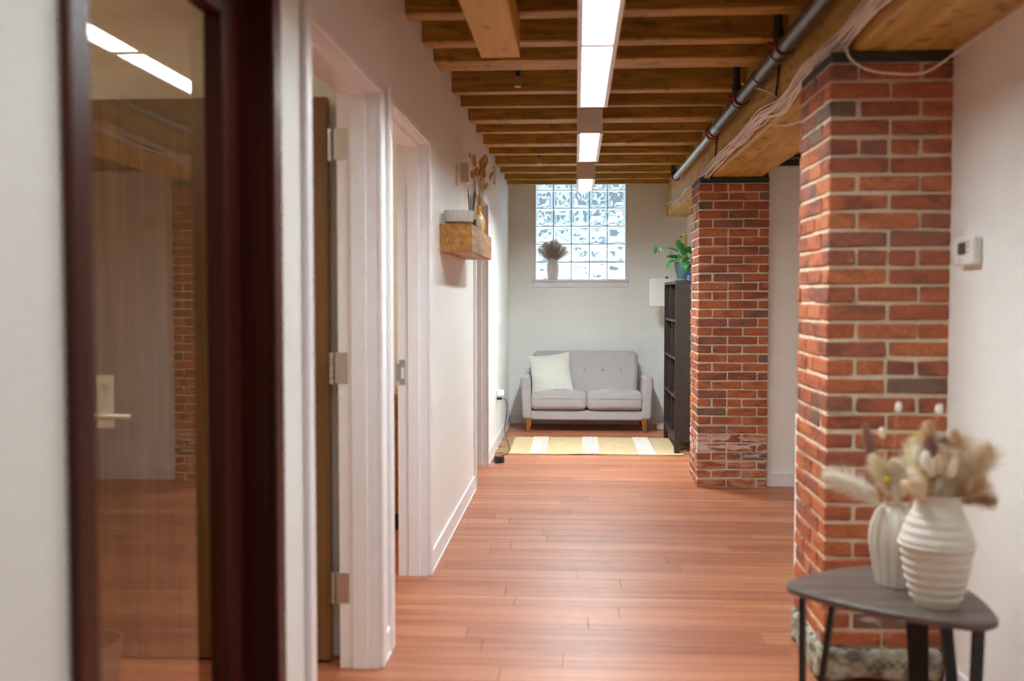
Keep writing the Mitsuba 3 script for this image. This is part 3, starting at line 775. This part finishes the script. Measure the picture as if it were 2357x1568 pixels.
# ------------------------------------------------------------------ sofa
t = thing('loveseat', 'grey upholstered two-seat sofa with wooden legs under the window', 'sofa')
SY = 10.53
put(t + '__base', rbox(1.17, 0.60, 0.105, 0.02).apply_translation((0.117, SY + 0.34, 0.175)), FABRIC, 40)
for s, x in ((-1, -0.512), (1, 0.744)):
    m = rbox(0.097, 0.66, 0.445, 0.03, 0.05)
    v = m.vertices
    m.vertices[:, 0] += s * 0.012 * np.clip(v[:, 2] / 0.22, -1, 1)
    m.vertices[:, 2] += -0.02 * np.clip((v[:, 1] - 0.0) / 0.33, 0, 1) * (v[:, 2] > 0)
    put(t + '__arm', m.apply_translation((x, SY + 0.33, 0.357)), FABRIC, 50)
for s in (0, 1):
    w = 0.582
    m = rbox(w, 0.60, 0.165, 0.045, 0.035)
    v = m.vertices.copy()
    cx, cy = np.clip(1 - (v[:, 0] / (w / 2)) ** 2, 0, 1), np.clip(1 - (v[:, 1] / 0.3) ** 2, 0, 1)
    m.vertices[:, 2] += np.where(v[:, 2] > 0, 0.028 * cx ** 0.6 * (0.4 + 0.6 * cy ** 0.5), 0)
    m.vertices[:, 1] -= np.where(v[:, 1] < 0, 0.018 * cx ** 0.5 * np.clip(1 - (v[:, 2] / 0.09) ** 2, 0, 1), 0)
    kx = -0.174 if s == 0 else 0.408
    put(t + '__seat_cushion', m.apply_translation((kx, SY + 0.305, 0.315)), FABRIC, 60)
    zz = 0.352
    q = [(kx + dx, SY - 0.014 + 0.020 * abs(dx / 0.29) ** 3, zz + 0.004 * (1 - (dx / 0.29) ** 2)) for dx in np.linspace(-0.275, 0.275, 24)]
    put(t + '__seat_cushion' + ('_001' if s else '') + '__piping', tube(q, 0.0035, 6), BUTTON, True)
bk = rbox(1.125, 0.17, 0.50, 0.06, 0.035)
v = bk.vertices.copy()
bt = [(0.095, 0.035), (0.287, 0.035), (0.478, 0.035), (-0.097, 0.035)]
dep = sum(0.016 * np.exp(-((v[:, 0] - (bx - 0.10)) ** 2 + (v[:, 2] - bz) ** 2) / 0.0016) for bx, bz in bt)
bk.vertices[:, 1] += np.where(v[:, 1] < 0, dep - 0.012 * np.clip(1 - (v[:, 2] / 0.25) ** 2, 0, 1), 0)
bk.vertices[:, 0] *= 1 - 0.03 * np.clip(-v[:, 2] / 0.25, 0, 1)
bk = turned(bk, (1, 0, 0), -13)
bc = np.array((0.105, 10.99, 0.575))
put(t + '__backrest', moved(bk, bc), FABRIC, 60)
for bx, bz in bt[:3]:
    b_ = trimesh.creation.icosphere(2, 0.0125)
    b_.vertices[:, 1] *= 0.6
    b_.apply_translation((bx - 0.10, -0.087, bz))
    put(t + '__button', moved(turned(b_, (1, 0, 0), -13), bc), BUTTON, True, label='round fabric covered button')
for x, y in ((-0.485, SY + 0.05), (0.715, SY + 0.05), (-0.485, SY + 0.60), (0.715, SY + 0.60)):
    s = 1 if x > 0 else -1
    lg = trimesh.Trimesh([(dx * w + x + s * o, dy * w + y, z) for w, z, o in ((0.017, 0.0, 0.006), (0.030, 0.14, -0.006)) for dx, dy in ((-1, -1), (1, -1), (1, 1), (-1, 1))]).convex_hull
    put(t + '__leg', lg, LEGW, label='tapered orange-brown wooden leg')

n = 40
u = np.linspace(-1, 1, n)
U, V = np.meshgrid(u, u, indexing='ij')
th_ = 0.085 * np.clip((1 - U ** 2), 0, 1) ** 0.45 * np.clip((1 - V ** 2), 0, 1) ** 0.45
PXx = 0.225 * U * (1 - 0.085 * (1 - V ** 2))
PZz = 0.225 * V * (1 - 0.085 * (1 - U ** 2))
nz = meshkit.fbm(np.stack([PXx.ravel() * 9 + 4, PZz.ravel() * 15, 0.3 * np.ones(n * n)], 1), 3).reshape(n, n) - 0.5
fr = -th_ * (1 + 0.35 * nz) - 0.012 * nz * (th_ > 0.01)
idx = np.arange(n * n).reshape(n, n)
vv = np.vstack([np.stack([PXx.ravel(), fr.ravel(), PZz.ravel()], 1), np.stack([PXx.ravel(), th_.ravel() * 0.8, PZz.ravel()], 1)])
ff = []
for i in range(n - 1):
    for j in range(n - 1):
        p, q, r_, s = idx[i, j], idx[i + 1, j], idx[i + 1, j + 1], idx[i, j + 1]
        ff += [[p, q, r_], [p, r_, s], [n * n + p, n * n + r_, n * n + q], [n * n + p, n * n + s, n * n + r_]]
pil = trimesh.Trimesh(vv, ff, process=False)
pil = turned(turned(pil, (0, 1, 0), -6.5), (1, 0, 0), -22)
put('throw_pillow', moved(pil, (-0.262, 10.80, 0.592)), FABRIC2, True, label='cream square throw pillow leaning on the left side of the sofa', cat_='pillow')

# ------------------------------------------------------------------ rug
t = thing('rug', 'beige jute rug with white woven stripes on the floor in front of the sofa', 'rug')
RX0, RX1, RY0, RY1 = -0.60, 0.96, 9.035, 10.13
nx, ny = 60, 24
gx, gy = np.linspace(RX0, RX1, nx), np.linspace(RY0, RY1, ny)
GX, GY = np.meshgrid(gx, gy, indexing='ij')
GZ = 0.007 + 0.004 * np.clip(np.sin(GX * 7 + 1) * np.exp(-(GY - RY0) / 0.12), 0, 1)
GY2 = GY + 0.008 * np.sin(GX * 5)
idx = np.arange(nx * ny).reshape(nx, ny)
vv = np.vstack([np.stack([GX.ravel(), GY2.ravel(), GZ.ravel()], 1), np.stack([GX.ravel(), GY2.ravel(), GZ.ravel() - 0.0055], 1)])
ff = []
for i in range(nx - 1):
    for j in range(ny - 1):
        p, q, r_, s = idx[i, j], idx[i + 1, j], idx[i + 1, j + 1], idx[i, j + 1]
        o = nx * ny
        ff += [[p, q, r_], [p, r_, s], [o + p, o + r_, o + q], [o + p, o + s, o + r_]]
loop = list(idx[:, 0]) + list(idx[-1, 1:]) + list(idx[::-1, -1][1:]) + list(idx[0, ::-1][1:-1])
for k in range(len(loop)):
    p, q = loop[k], loop[(k + 1) % len(loop)]
    ff += [[p, o + p, o + q], [p, o + q, q]]
put(t + '__field', trimesh.Trimesh(vv, ff, process=False), JUTE, 40)
for xa in (-0.412, 0.068, 0.563):
    rb = []
    for k in range(9):
        x = xa + 0.009 + k * 0.0168
        yy = np.linspace(RY0 + 0.002, RY1 - 0.002, 20)
        rb.append(tube(np.stack([np.full(20, x), yy + 0.008 * np.sin(x * 5), 0.0085 + 0.004 * np.clip(np.sin(x * 7 + 1) * np.exp(-(yy - RY0) / 0.12), 0, 1)], 1), 0.0064, 8))
    put(t + '__stripe', cat(*rb), COTTON, True, label='white ribbed stripe')
fg = []
for k in range(170):
    s = -1 if k < 110 else 1
    y = rng.uniform(RY0, RY1)
    x = RX0 if s < 0 else RX1
    L = rng.uniform(0.06, 0.135)
    z = rng.uniform(0.004, 0.03, 4)
    fg.append(tube(spline([(x - s * 0.01, y, 0.006), (x + s * L * 0.35, y + rng.normal(0, 0.02), z[0]), (x + s * L * 0.7, y + rng.normal(0, 0.04), z[1] * 0.7 + 0.003), (x + s * L, y + rng.normal(0, 0.05), 0.004 + z[2] * 0.3)], 8), 0.0022, 4))
put(t + '__fringe', cat(*fg), JUTE, label='tangled jute fringe', kind='stuff')

# ------------------------------------------------------------------ bookcase
t = thing('bookcase', 'tall dark brown open bookcase beside the far brick pillar', 'bookcase')
KX0, KX1, KY0, KY1, KZ0, KZ1 = 0.885, 1.20, 9.12, 10.25, 0.145, 1.548
th = 0.028
for y0 in (KY0, KY1 - th):
    put(t + '__side_panel', cbox(KX0, KX1, y0, y0 + th, KZ0, KZ1 - th, 0.002), ESPRESSO)
put(t + '__top_panel', cbox(KX0, KX1, KY0, KY1, KZ1 - th, KZ1, 0.002), ESPRESSO)
put(t + '__back_panel', cbox(KX1 - 0.006, KX1, KY0 + th, KY1 - th, KZ0, KZ1 - th, 0.001), ESPRESSO)
zz = [KZ0, 0.493, 0.837, 1.178]
for z in zz:
    put(t + '__shelf', cbox(KX0 + 0.002, KX1 - 0.006, KY0 + th, KY1 - th, z, z + 0.022, 0.0015), ESPRESSO)
for k, z in enumerate(zz):
    yd = (KY0 + KY1) / 2 + (-0.13, 0.08, -0.13, 0.06)[k]
    put(t + '__divider', cbox(KX0 + 0.004, KX1 - 0.006, yd - 0.009, yd + 0.009, z + 0.022, (zz + [KZ1 - th])[k + 1], 0.0015), ESPRESSO)
put(t + '__base_rail', cat(cbox(KX0, KX0 + 0.04, KY0, KY1, 0.105, KZ0, 0.002), cbox(KX0 + 0.04, KX1, KY0, KY0 + 0.04, 0.105, KZ0, 0.002), cbox(KX0 + 0.04, KX1, KY1 - 0.04, KY1, 0.105, KZ0, 0.002)), ESPRESSO)
for x in (KX0, KX1 - 0.042):
    for y in (KY0, KY1 - 0.042):
        put(t + '__leg', cbox(x, x + 0.042, y, y + 0.042, 0.0, 0.105, 0.002), ESPRESSO)
put('ring_binder', cbox(0.905, 1.16, 9.19, 9.255, 0.168, 0.478, 0.004), BINDER, label='light grey binder standing in the lowest shelf of the bookcase', cat_='binder', group='binders in the bookcase')
put('ring_binder', cbox(0.908, 1.16, 9.262, 9.31, 0.168, 0.47, 0.004), WHITEP, label='white binder standing behind the grey one in the lowest shelf of the bookcase', cat_='binder')

# plant on the bookcase
t = thing('potted_pothos', 'green trailing pothos with a coir pole in a teal pot on top of the bookcase', 'plant')
QX, QY, QZ = 0.985, 9.36, KZ1
put(t + '__saucer', lathe([(0, 0.0005), (0.075, 0.0005), (0.088, 0.012), (0.09, 0.022), (0.086, 0.022), (0.08, 0.012), (0, 0.01)], 40).apply_translation((QX, QY, QZ)), TEAL2, 40)
quilt = lambda a, z: 1 + 0.05 * np.abs(np.sin(a * 7 + z * 95)) * np.abs(np.sin(a * 7 - z * 95))
prof = [(0, 0.013), (0.055, 0.013)] + [(0.058 + 0.030 * math.sin(min(1, q / 14) * 1.5), 0.016 + 0.0105 * q) for q in range(16)] + [(0.08, 0.172), (0.078, 0.15), (0.0, 0.148)]
put(t + '__pot', lathe(prof, 112, lambda a, z: quilt(a, z) if 0.02 < z < 0.165 else 1 + 0 * a).apply_translation((QX, QY, QZ)), TEAL, True, label='teal quilted ceramic pot')
put(t + '__coir_pole', cyl((QX + 0.01, QY + 0.01, QZ + 0.14), (QX - 0.002, QY + 0.01, QZ + 0.425), 0.023, 20), COIR, 40, label='brown coir support pole')


def leaf_mesh(L, W, curl):
    n = 9
    u = np.linspace(0, 1, n)
    w = W * np.sin(np.pi * u ** 0.72) ** 0.85 * (1 - 0.15 * u)
    rows = []
    for i in range(n):
        for s in (-1, -0.5, 0, 0.5, 1):
            rows.append((u[i] * L - 0.12 * L * abs(s) * (1 - u[i]) ** 3, s * w[i], 0.22 * abs(s) * w[i] - curl * L * u[i] ** 2))
    f = []
    for i in range(n - 1):
        for j in range(4):
            a = i * 5 + j
            f += [[a, a + 5, a + 6], [a, a + 6, a + 1]]
    return trimesh.Trimesh(rows, f, process=False)


def place_leaf(key, pos, yaw, pitch, roll, L, W, m, curl=0.25):
    a = leaf_mesh(L, W, curl)
    a = turned(turned(turned(a, (1, 0, 0), roll), (0, 1, 0), -pitch), (0, 0, 1), yaw)
    put(key, moved(a, pos), m, True)


r = np.random.default_rng(21)
lv = [(-0.055, -0.03, 0.205, 200, 20, 20), (-0.02, -0.06, 0.235, 250, 45, -20), (0.03, -0.06, 0.20, 285, 25, 25), (-0.06, 0.0, 0.265, 180, 35, 10), (-0.085, -0.04, 0.19, 215, -20, 0), (0.0, -0.07, 0.17, 265, -25, 5), (0.05, -0.04, 0.25, 320, 30, -15), (-0.03, -0.05, 0.275, 230, 60, 10),
      (0.03, 0.03, 0.26, 60, 30, 0), (-0.05, 0.05, 0.22, 140, 20, 10), (0.07, 0.0, 0.2, 0, 10, 0), (-0.02, -0.07, 0.215, 245, 5, -30), (0.045, -0.06, 0.165, 290, -30, 15), (0.02, -0.075, 0.26, 275, 40, 20)]
for i, (dx, dy, dz, yaw, pit, rol) in enumerate(lv):
    p = np.array((QX + dx, QY + dy, QZ + dz))
    put(t + '__stem', tube(spline([(QX + dx * 0.2, QY + dy * 0.2, QZ + 0.148), (QX + dx * 0.6, QY + dy * 0.6, QZ + 0.1 + dz * 0.5), p], 8), 0.0024, 5), STEMG, True)
    place_leaf(t + '__leaf', p, yaw, pit, rol, r.uniform(0.095, 0.13), r.uniform(0.036, 0.048), 'mat_leaf_%d' % (i % 2), 0.3)
vine = spline([(QX - 0.03, QY - 0.03, QZ + 0.15), (QX - 0.10, QY - 0.06, QZ + 0.22), (QX - 0.15, QY - 0.07, QZ + 0.275), (QX - 0.20, QY - 0.06, QZ + 0.30), (QX - 0.26, QY - 0.05, QZ + 0.305)], 24)
put(t + '__vine', tube(vine, 0.0022, 5), STEMG, True)
for i, (k, yaw, pit) in enumerate(((23, 190, -70), (19, 260, -50), (17, 120, 60), (13, 250, -60), (21, 150, 40))):
    place_leaf(t + '__leaf', vine[k], yaw, pit, 70 if i == 0 else 40, 0.062 if i == 0 else 0.040, 0.024 if i == 0 else 0.016, 'mat_leaf_%d' % (2 if i else 1), 0.3)
loop_ = spline([(QX + 0.02, QY - 0.04, QZ + 0.28), (QX + 0.05, QY - 0.075, QZ + 0.22), (QX + 0.03, QY - 0.085, QZ + 0.165), (QX + 0.0, QY - 0.075, QZ + 0.21), (QX + 0.015, QY - 0.05, QZ + 0.27)], 24)
put(t + '__vine', tube(loop_, 0.003, 5), 'mat_leaf_2', True)
place_leaf(t + '__leaf', (QX - 0.02, QY - 0.01, QZ + 0.40), 200, 20, 30, 0.035, 0.012, 'mat_leaf_2')
place_leaf(t + '__leaf', (QX - 0.035, QY - 0.01, QZ + 0.36), 170, 30, 30, 0.035, 0.012, 'mat_leaf_2')
put('purple_cup', lathe([(0, 0.0005), (0.017, 0.0005), (0.021, 0.01), (0.0225, 0.05), (0.0205, 0.052), (0.019, 0.012), (0, 0.01)], 28).apply_translation((1.012, 9.185, QZ)), PURPLE, 40, label='small blue-purple cup beside the teal pot on the bookcase', cat_='cup')
# the floor lamp behind the bookcase
t = thing('floor_lamp', 'floor lamp with a white drum shade behind the bookcase', 'lamp')
LXc, LYc = 0.955, 10.80
put(t + '__lamp_shade', cat(lathe([(0.165, 1.312), (0.178, 1.312), (0.181, 1.318), (0.181, 1.590), (0.176, 1.598), (0.165, 1.598), (0.172, 1.58), (0.172, 1.33), (0.165, 1.312)], 56)).apply_translation((LXc, LYc, 0)), LINEN, 40)
put(t + '__spider', cat(*[cyl((LXc, LYc, 1.585), (LXc + 0.172 * math.cos(q), LYc + 0.172 * math.sin(q), 1.585), 0.003, 6) for q in (0, 2.09, 4.19)]), STEEL)
put(t + '__finial', cat(cyl((LXc, LYc, 1.58), (LXc, LYc, 1.612), 0.006, 10), cbox(LXc - 0.014, LXc + 0.014, LYc - 0.008, LYc + 0.008, 1.600, 1.618, 0.003)), BLACKM)
put(t + '__pole', cyl((LXc, LYc, 0.05), (LXc, LYc, 1.585), 0.011, 16), BLACKM, 40)
put(t + '__base', cbox(LXc - 0.10, LXc + 0.10, LYc - 0.02, LYc + 0.16, 0.0, 0.055, 0.006), STONE, label='square beige stone base')

# window sill vase
t = thing('ribbed_vase', 'pale grey ribbed vase with pampas grass on the window sill', 'vase')
GXc, GYc, GZ0 = -0.253, 11.30, 1.598
prof = [(0, 0.0), (0.050, 0.0), (0.056, 0.012), (0.064, 0.07), (0.066, 0.12), (0.062, 0.17), (0.048, 0.21), (0.036, 0.225), (0.033, 0.222), (0.04, 0.2), (0.0, 0.18)]
put(t + '__body', lathe(prof, 96, lambda a, z: 1 - 0.05 * np.abs(np.sin(a * 8)) ** 6).apply_translation((GXc, GYc, GZ0 + 0.0005)), CERAM2, 50)
for k in range(15):
    r = np.random.default_rng(500 + k)
    q = -1 + 2 * k / 14
    tip = (GXc + 0.165 * q + r.normal(0, 0.008), GYc + r.uniform(-0.03, 0.045), GZ0 + 0.435 - 0.10 * q * q + r.uniform(-0.03, 0.012))
    stem('pampas_stem', 'grey-beige pampas plume in the vase on the window sill', 'pampas in the window sill vase', (GXc + 0.015 * q, GYc, GZ0 + 0.19), tip, 0.20, 0.044, GREYG, 500 + k, 'pampas', 0.006, sm=GREYG)

# ------------------------------------------------------------------ side table with vases (foreground)
t = thing('side_table', 'small dark rounded triangular side table on black metal legs by the near pillar', 'table')
tri = [np.array(p) for p in ((0.615, 3.035), (1.075, 3.30), (1.10, 2.68))]
out = []
for i in range(3):
    a, b = tri[i], tri[(i + 1) % 3]
    nrm = np.array([(b - a)[1], -(b - a)[0]])
    nrm /= np.linalg.norm(nrm)
    cen = sum(tri) / 3
    if nrm @ ((a + b) / 2 - cen) < 0:
        nrm = -nrm
    for s in np.linspace(0, 1, 24)[:-1]:
        out.append(a + (b - a) * s + nrm * 0.055 * 4 * s * (1 - s))
shape = sg.Polygon(out).buffer(-0.07).buffer(0.07, 24).buffer(0.006)


def slab(shape, z0, z1, c):
    rings = [(shape.buffer(-c), z0), (shape, z0 + c), (shape, z1 - c), (shape.buffer(-c), z1)]
    n = 160
    v = []
    for s, z in rings:
        e = s.exterior
        cen = np.array(shape.centroid.coords[0])
        for k in range(n):
            a = 2 * np.pi * k / n
            hit = sg.LineString([cen, cen + 2 * np.array([math.cos(a), math.sin(a)])]).intersection(e)
            q = hit if hit.geom_type == 'Point' else list(hit.geoms)[0]
            v.append((q.x, q.y, z))
    v += [(*cen, z0), (*cen, z1)]
    f = []
    for r_ in range(3):
        for k in range(n):
            a, b = r_ * n + k, r_ * n + (k + 1) % n
            f += [[a, b, b + n], [a, b + n, a + n]]
    for k in range(n):
        f += [[4 * n, (k + 1) % n, k], [4 * n + 1, 3 * n + k, 3 * n + (k + 1) % n]]
    return trimesh.Trimesh(v, f, process=False)


put(t + '__table_top', slab(shape, 0.527, 0.55, 0.006), TABLET, 40, label='dark brown wooden top')


def bar(p0, p1, wdir, w, th):
    p0, p1, wdir = np.array(p0, float), np.array(p1, float), np.array(wdir, float)
    d = (p1 - p0) / np.linalg.norm(p1 - p0)
    wd = wdir - d * (d @ wdir)
    wd /= np.linalg.norm(wd)
    n_ = np.cross(d, wd)
    return trimesh.Trimesh([p + a * wd * w / 2 + b * n_ * th / 2 for p in (p0, p1) for a in (-1, 1) for b in (-1, 1)]).convex_hull


for (c, f_, e, wd, w) in (((0.715, 3.02), (0.685, 3.02), (0.032, -0.055), (0.6, 0.9, 0), 0.022),
                          ((1.045, 3.16), (1.075, 3.19), (0.03, 0.055), (1, -0.2, 0), 0.045),
                          ((1.065, 2.85), (1.078, 2.82), (0.028, -0.05), (1, 0.3, 0), 0.033)):
    b0 = bar((c[0] + e[0], c[1] + e[1], 0.527), (f_[0] + 0.2 * e[0], f_[1] + 0.2 * e[1], 0.0), wd, w, 0.014)
    b1 = bar((c[0] - e[0], c[1] - e[1], 0.527), (f_[0] - 0.2 * e[0], f_[1] - 0.2 * e[1], 0.0), wd, w, 0.014)
    put(t + '__leg', cat(b0, b1), BLACKM, label='black flat steel V-shaped leg')

ZT = 0.5505
# ringed vase
AX, AY = 1.000, 2.862
t = thing('ringed_vase', 'cream vase with horizontal rings, in front on the side table', 'vase')
env = [(0.0, 0.060), (0.02, 0.066), (0.05, 0.076), (0.08, 0.084), (0.11, 0.089), (0.145, 0.094), (0.172, 0.102), (0.195, 0.096), (0.215, 0.088), (0.24, 0.078), (0.265, 0.067), (0.285, 0.062), (0.30, 0.064), (0.307, 0.0685)]
ez, er = np.array([e[0] for e in env]), np.array([e[1] for e in env])
prof = [(0, 0.0)]
for z in np.linspace(0, 0.307, 140):
    r0 = np.interp(z, ez, er)
    ph = (z - 0.172) / 0.0245
    fr_ = ph - math.floor(ph)
    st = 0.0055 * (1 - fr_) ** 1.2 if z < 0.172 else 0.0032 * math.sin(math.pi * (1 - fr_)) ** 2
    if z < 0.172:
        st = 0.0060 * fr_ ** 2.0
    if z > 0.255 or z < 0.008:
        st = 0
    prof.append((r0 + st - 0.002, z))
prof += [(0.066, 0.309), (0.061, 0.306), (0.056, 0.285), (0.06, 0.25), (0.0, 0.24)]
put(t + '__body', lathe(prof, 72).apply_translation((AX, AY, ZT)), CERAMIC, 60)
# fluted vase
CX_, CY_ = 0.958, 3.062
t = thing('fluted_vase', 'cream vase with vertical flutes, behind the ringed vase on the side table', 'vase')
prof = [(0, 0.0), (0.060, 0.0), (0.064, 0.006), (0.074, 0.06), (0.083, 0.11), (0.085, 0.14), (0.080, 0.18), (0.066, 0.215), (0.052, 0.23), (0.049, 0.236), (0.045, 0.234), (0.046, 0.215), (0, 0.2)]
put(t + '__body', lathe(prof, 128, lambda a, z: 1 - 0.075 * np.abs(np.sin(a * 8)) ** 5 if z > 0 else 1 + 0 * a).apply_translation((CX_, CY_, ZT)), CERAMIC, 50)


def bouquet(cx, cy, z0, rim, specs):
    for k, (name, lab, grp, dx, dy, dz, hl, hr, m, kind, droop) in enumerate(specs):
        L = math.hypot(dx, dy) + 1e-6
        s = min(1, rim / L) * 0.8
        stem(name, lab, grp, (cx + dx * s * 0.9, cy + dy * s * 0.9, z0 - 0.03), (cx + dx, cy + dy, z0 + dz), hl, hr, m, int(1000 * abs(dx) + 77 * dz * 100 + k), kind, 0.008, droop=droop)


gB = 'stems in the fluted vase'
sp_ = [
    ('feather_plume', 'long white feathery plume arching far left out of the fluted vase', None, -0.225, -0.02, 0.125, 0.21, 0.036, WHITEG, 'plume', 0.035),
    ('feather_plume', 'cream plume rising to the right in front of the pillar from the fluted vase', None, 0.035, -0.02, 0.20, 0.15, 0.030, CREAMG, 'plume', 0),
    ('feather_plume', 'cream plume leaning left out of the fluted vase', None, -0.085, -0.02, 0.15, 0.13, 0.026, CREAMG, 'plume', 0),
    ('feather_plume', 'broad white plume upright at the centre of the fluted vase', None, -0.015, -0.03, 0.13, 0.12, 0.030, WHITEG, 'plume', 0),
    ('mauve_stem', 'mauve dried grass spike leaning left from the fluted vase', None, -0.095, 0.03, 0.235, 0.13, 0.016, MAUVEG, 'plume', 0),
    ('mauve_stem', 'short mauve dried sprig left of the mauve spike', None, -0.085, 0.02, 0.165, 0.06, 0.012, MAUVEG, 'plume', 0),
    ('bunny_tail_stem', 'single cream bunny tail beside the mauve spike', None, -0.045, 0.03, 0.225, 0.036, 0.011, CREAMG, 'tail', 0),
    ('bunny_tail_stem', 'tall lone white bunny tail above the bouquet, the left one', None, 0.005, 0.03, 0.30, 0.036, 0.0105, WHITEG, 'tail', 0),
    ('bunny_tail_stem', 'tall lone white bunny tail above the bouquet, the right one', None, 0.125, 0.03, 0.295, 0.042, 0.012, WHITEG, 'tail', 0),
    ('button_flower', 'yellow ball-shaped dried flower low in the fluted vase', None, -0.055, -0.06, 0.085, 0.01, 0.0105, YELLOWB, 'ball', 0),
    ('button_flower', 'yellow ball-shaped dried flower between the plumes', None, 0.055, 0.02, 0.205, 0.01, 0.0105, YELLOWB, 'ball', 0),
    ('feather_plume', 'short white plume drooping beneath the long white plume', None, -0.12, -0.03, 0.065, 0.08, 0.018, WHITEG, 'plume', 0.03),
]
for k in range(9):
    r = np.random.default_rng(700 + k)
    sp_.append(('wheat_stem', 'dried grass tuft at the mouth of the fluted vase', gB, r.uniform(-0.06, 0.06), r.uniform(-0.05, 0.03), r.uniform(0.06, 0.14), 0.08, 0.018, [CREAMG, WHITEG, CREAMG][k % 3], 'plume', 0))
bouquet(CX_, CY_, ZT + 0.236, 0.045, sp_)
sp_ = []
for k in range(22):
    r = np.random.default_rng(800 + k)
    q = -1 + 2 * k / 21
    sp_.append(('bunny_tail_stem', 'bunny tail in the thick of the ringed vase bouquet', 'bunny tails in the ringed vase', 0.105 * q + r.normal(0, 0.015), r.uniform(-0.05, 0.05), 0.125 - 0.06 * q * q + r.uniform(-0.065, 0.035), 0.06, 0.0155, [BEIGEG, CREAMG, BEIGEG, WHITEG, CREAMG][k % 5], 'tail', 0))
for k in range(10):
    r = np.random.default_rng(840 + k)
    sp_.append(('wheat_stem', 'dried grass plume in the ringed vase bouquet', 'plumes in the ringed vase', r.uniform(-0.09, 0.05), r.uniform(-0.02, 0.06), r.uniform(0.11, 0.20), 0.11, 0.017, [BEIGEG, MAUVEG, CREAMG, BEIGEG, CREAMG][k % 5], 'plume', 0))
for k in range(14):
    r = np.random.default_rng(870 + k)
    sp_.append(('pampas_stem', 'fluffy pampas plume on the right of the ringed vase bouquet', 'pampas in the ringed vase', r.uniform(0.02, 0.125), r.uniform(-0.04, 0.06), r.uniform(0.05, 0.175), 0.13, 0.034, [CREAMG, WHITEG, BEIGEG][k % 3], 'pampas', 0.01))
for k in range(6):
    r = np.random.default_rng(890 + k)
    sp_.append(('brown_grass_stem', 'dried grass drooping over the right of the ringed vase rim', 'drooping grass in the ringed vase', r.uniform(0.06, 0.15), r.uniform(-0.06, 0.03), r.uniform(0.0, 0.07), 0.09, 0.026, [BROWNG, BROWNG, BEIGEG][k % 3], 'pampas', 0.02))
bouquet(AX, AY, ZT + 0.307, 0.055, sp_)

# ------------------------------------------------------------------ things in the rooms off the corridor
t = thing('waste_bin', 'round brown waste bin on the room floor behind the glass door', 'bin')
put(t + '__body', lathe([(0, 0.0), (0.095, 0.0), (0.105, 0.01), (0.125, 0.235), (0.128, 0.24), (0.121, 0.24), (0.10, 0.015), (0, 0.012)], 44).apply_translation((-1.66, 3.30, 0.0005)), BINM, 40)
t = thing('wood_cabinet', 'brown wooden cabinet standing inside the room of the third doorway', 'cabinet')
put(t + '__body', cat(cbox(-1.75, -1.05, 6.02, 6.45, 0.10, 0.80, 0.003), None), CABW)
put(t + '__top', cbox(-1.77, -1.03, 6.0, 6.47, 0.80, 0.825, 0.003), CABW)
for z0, z1 in ((0.53, 0.79), (0.12, 0.51)):
    put(t + '__drawer', cbox(-1.73, -1.07, 6.002, 6.02, z0, z1, 0.003), CABW)
for x in (-1.74, -1.10):
    for y in (6.04, 6.40):
        put(t + '__leg', box(x, x + 0.04, y, y + 0.04, 0, 0.10), BLACKM)
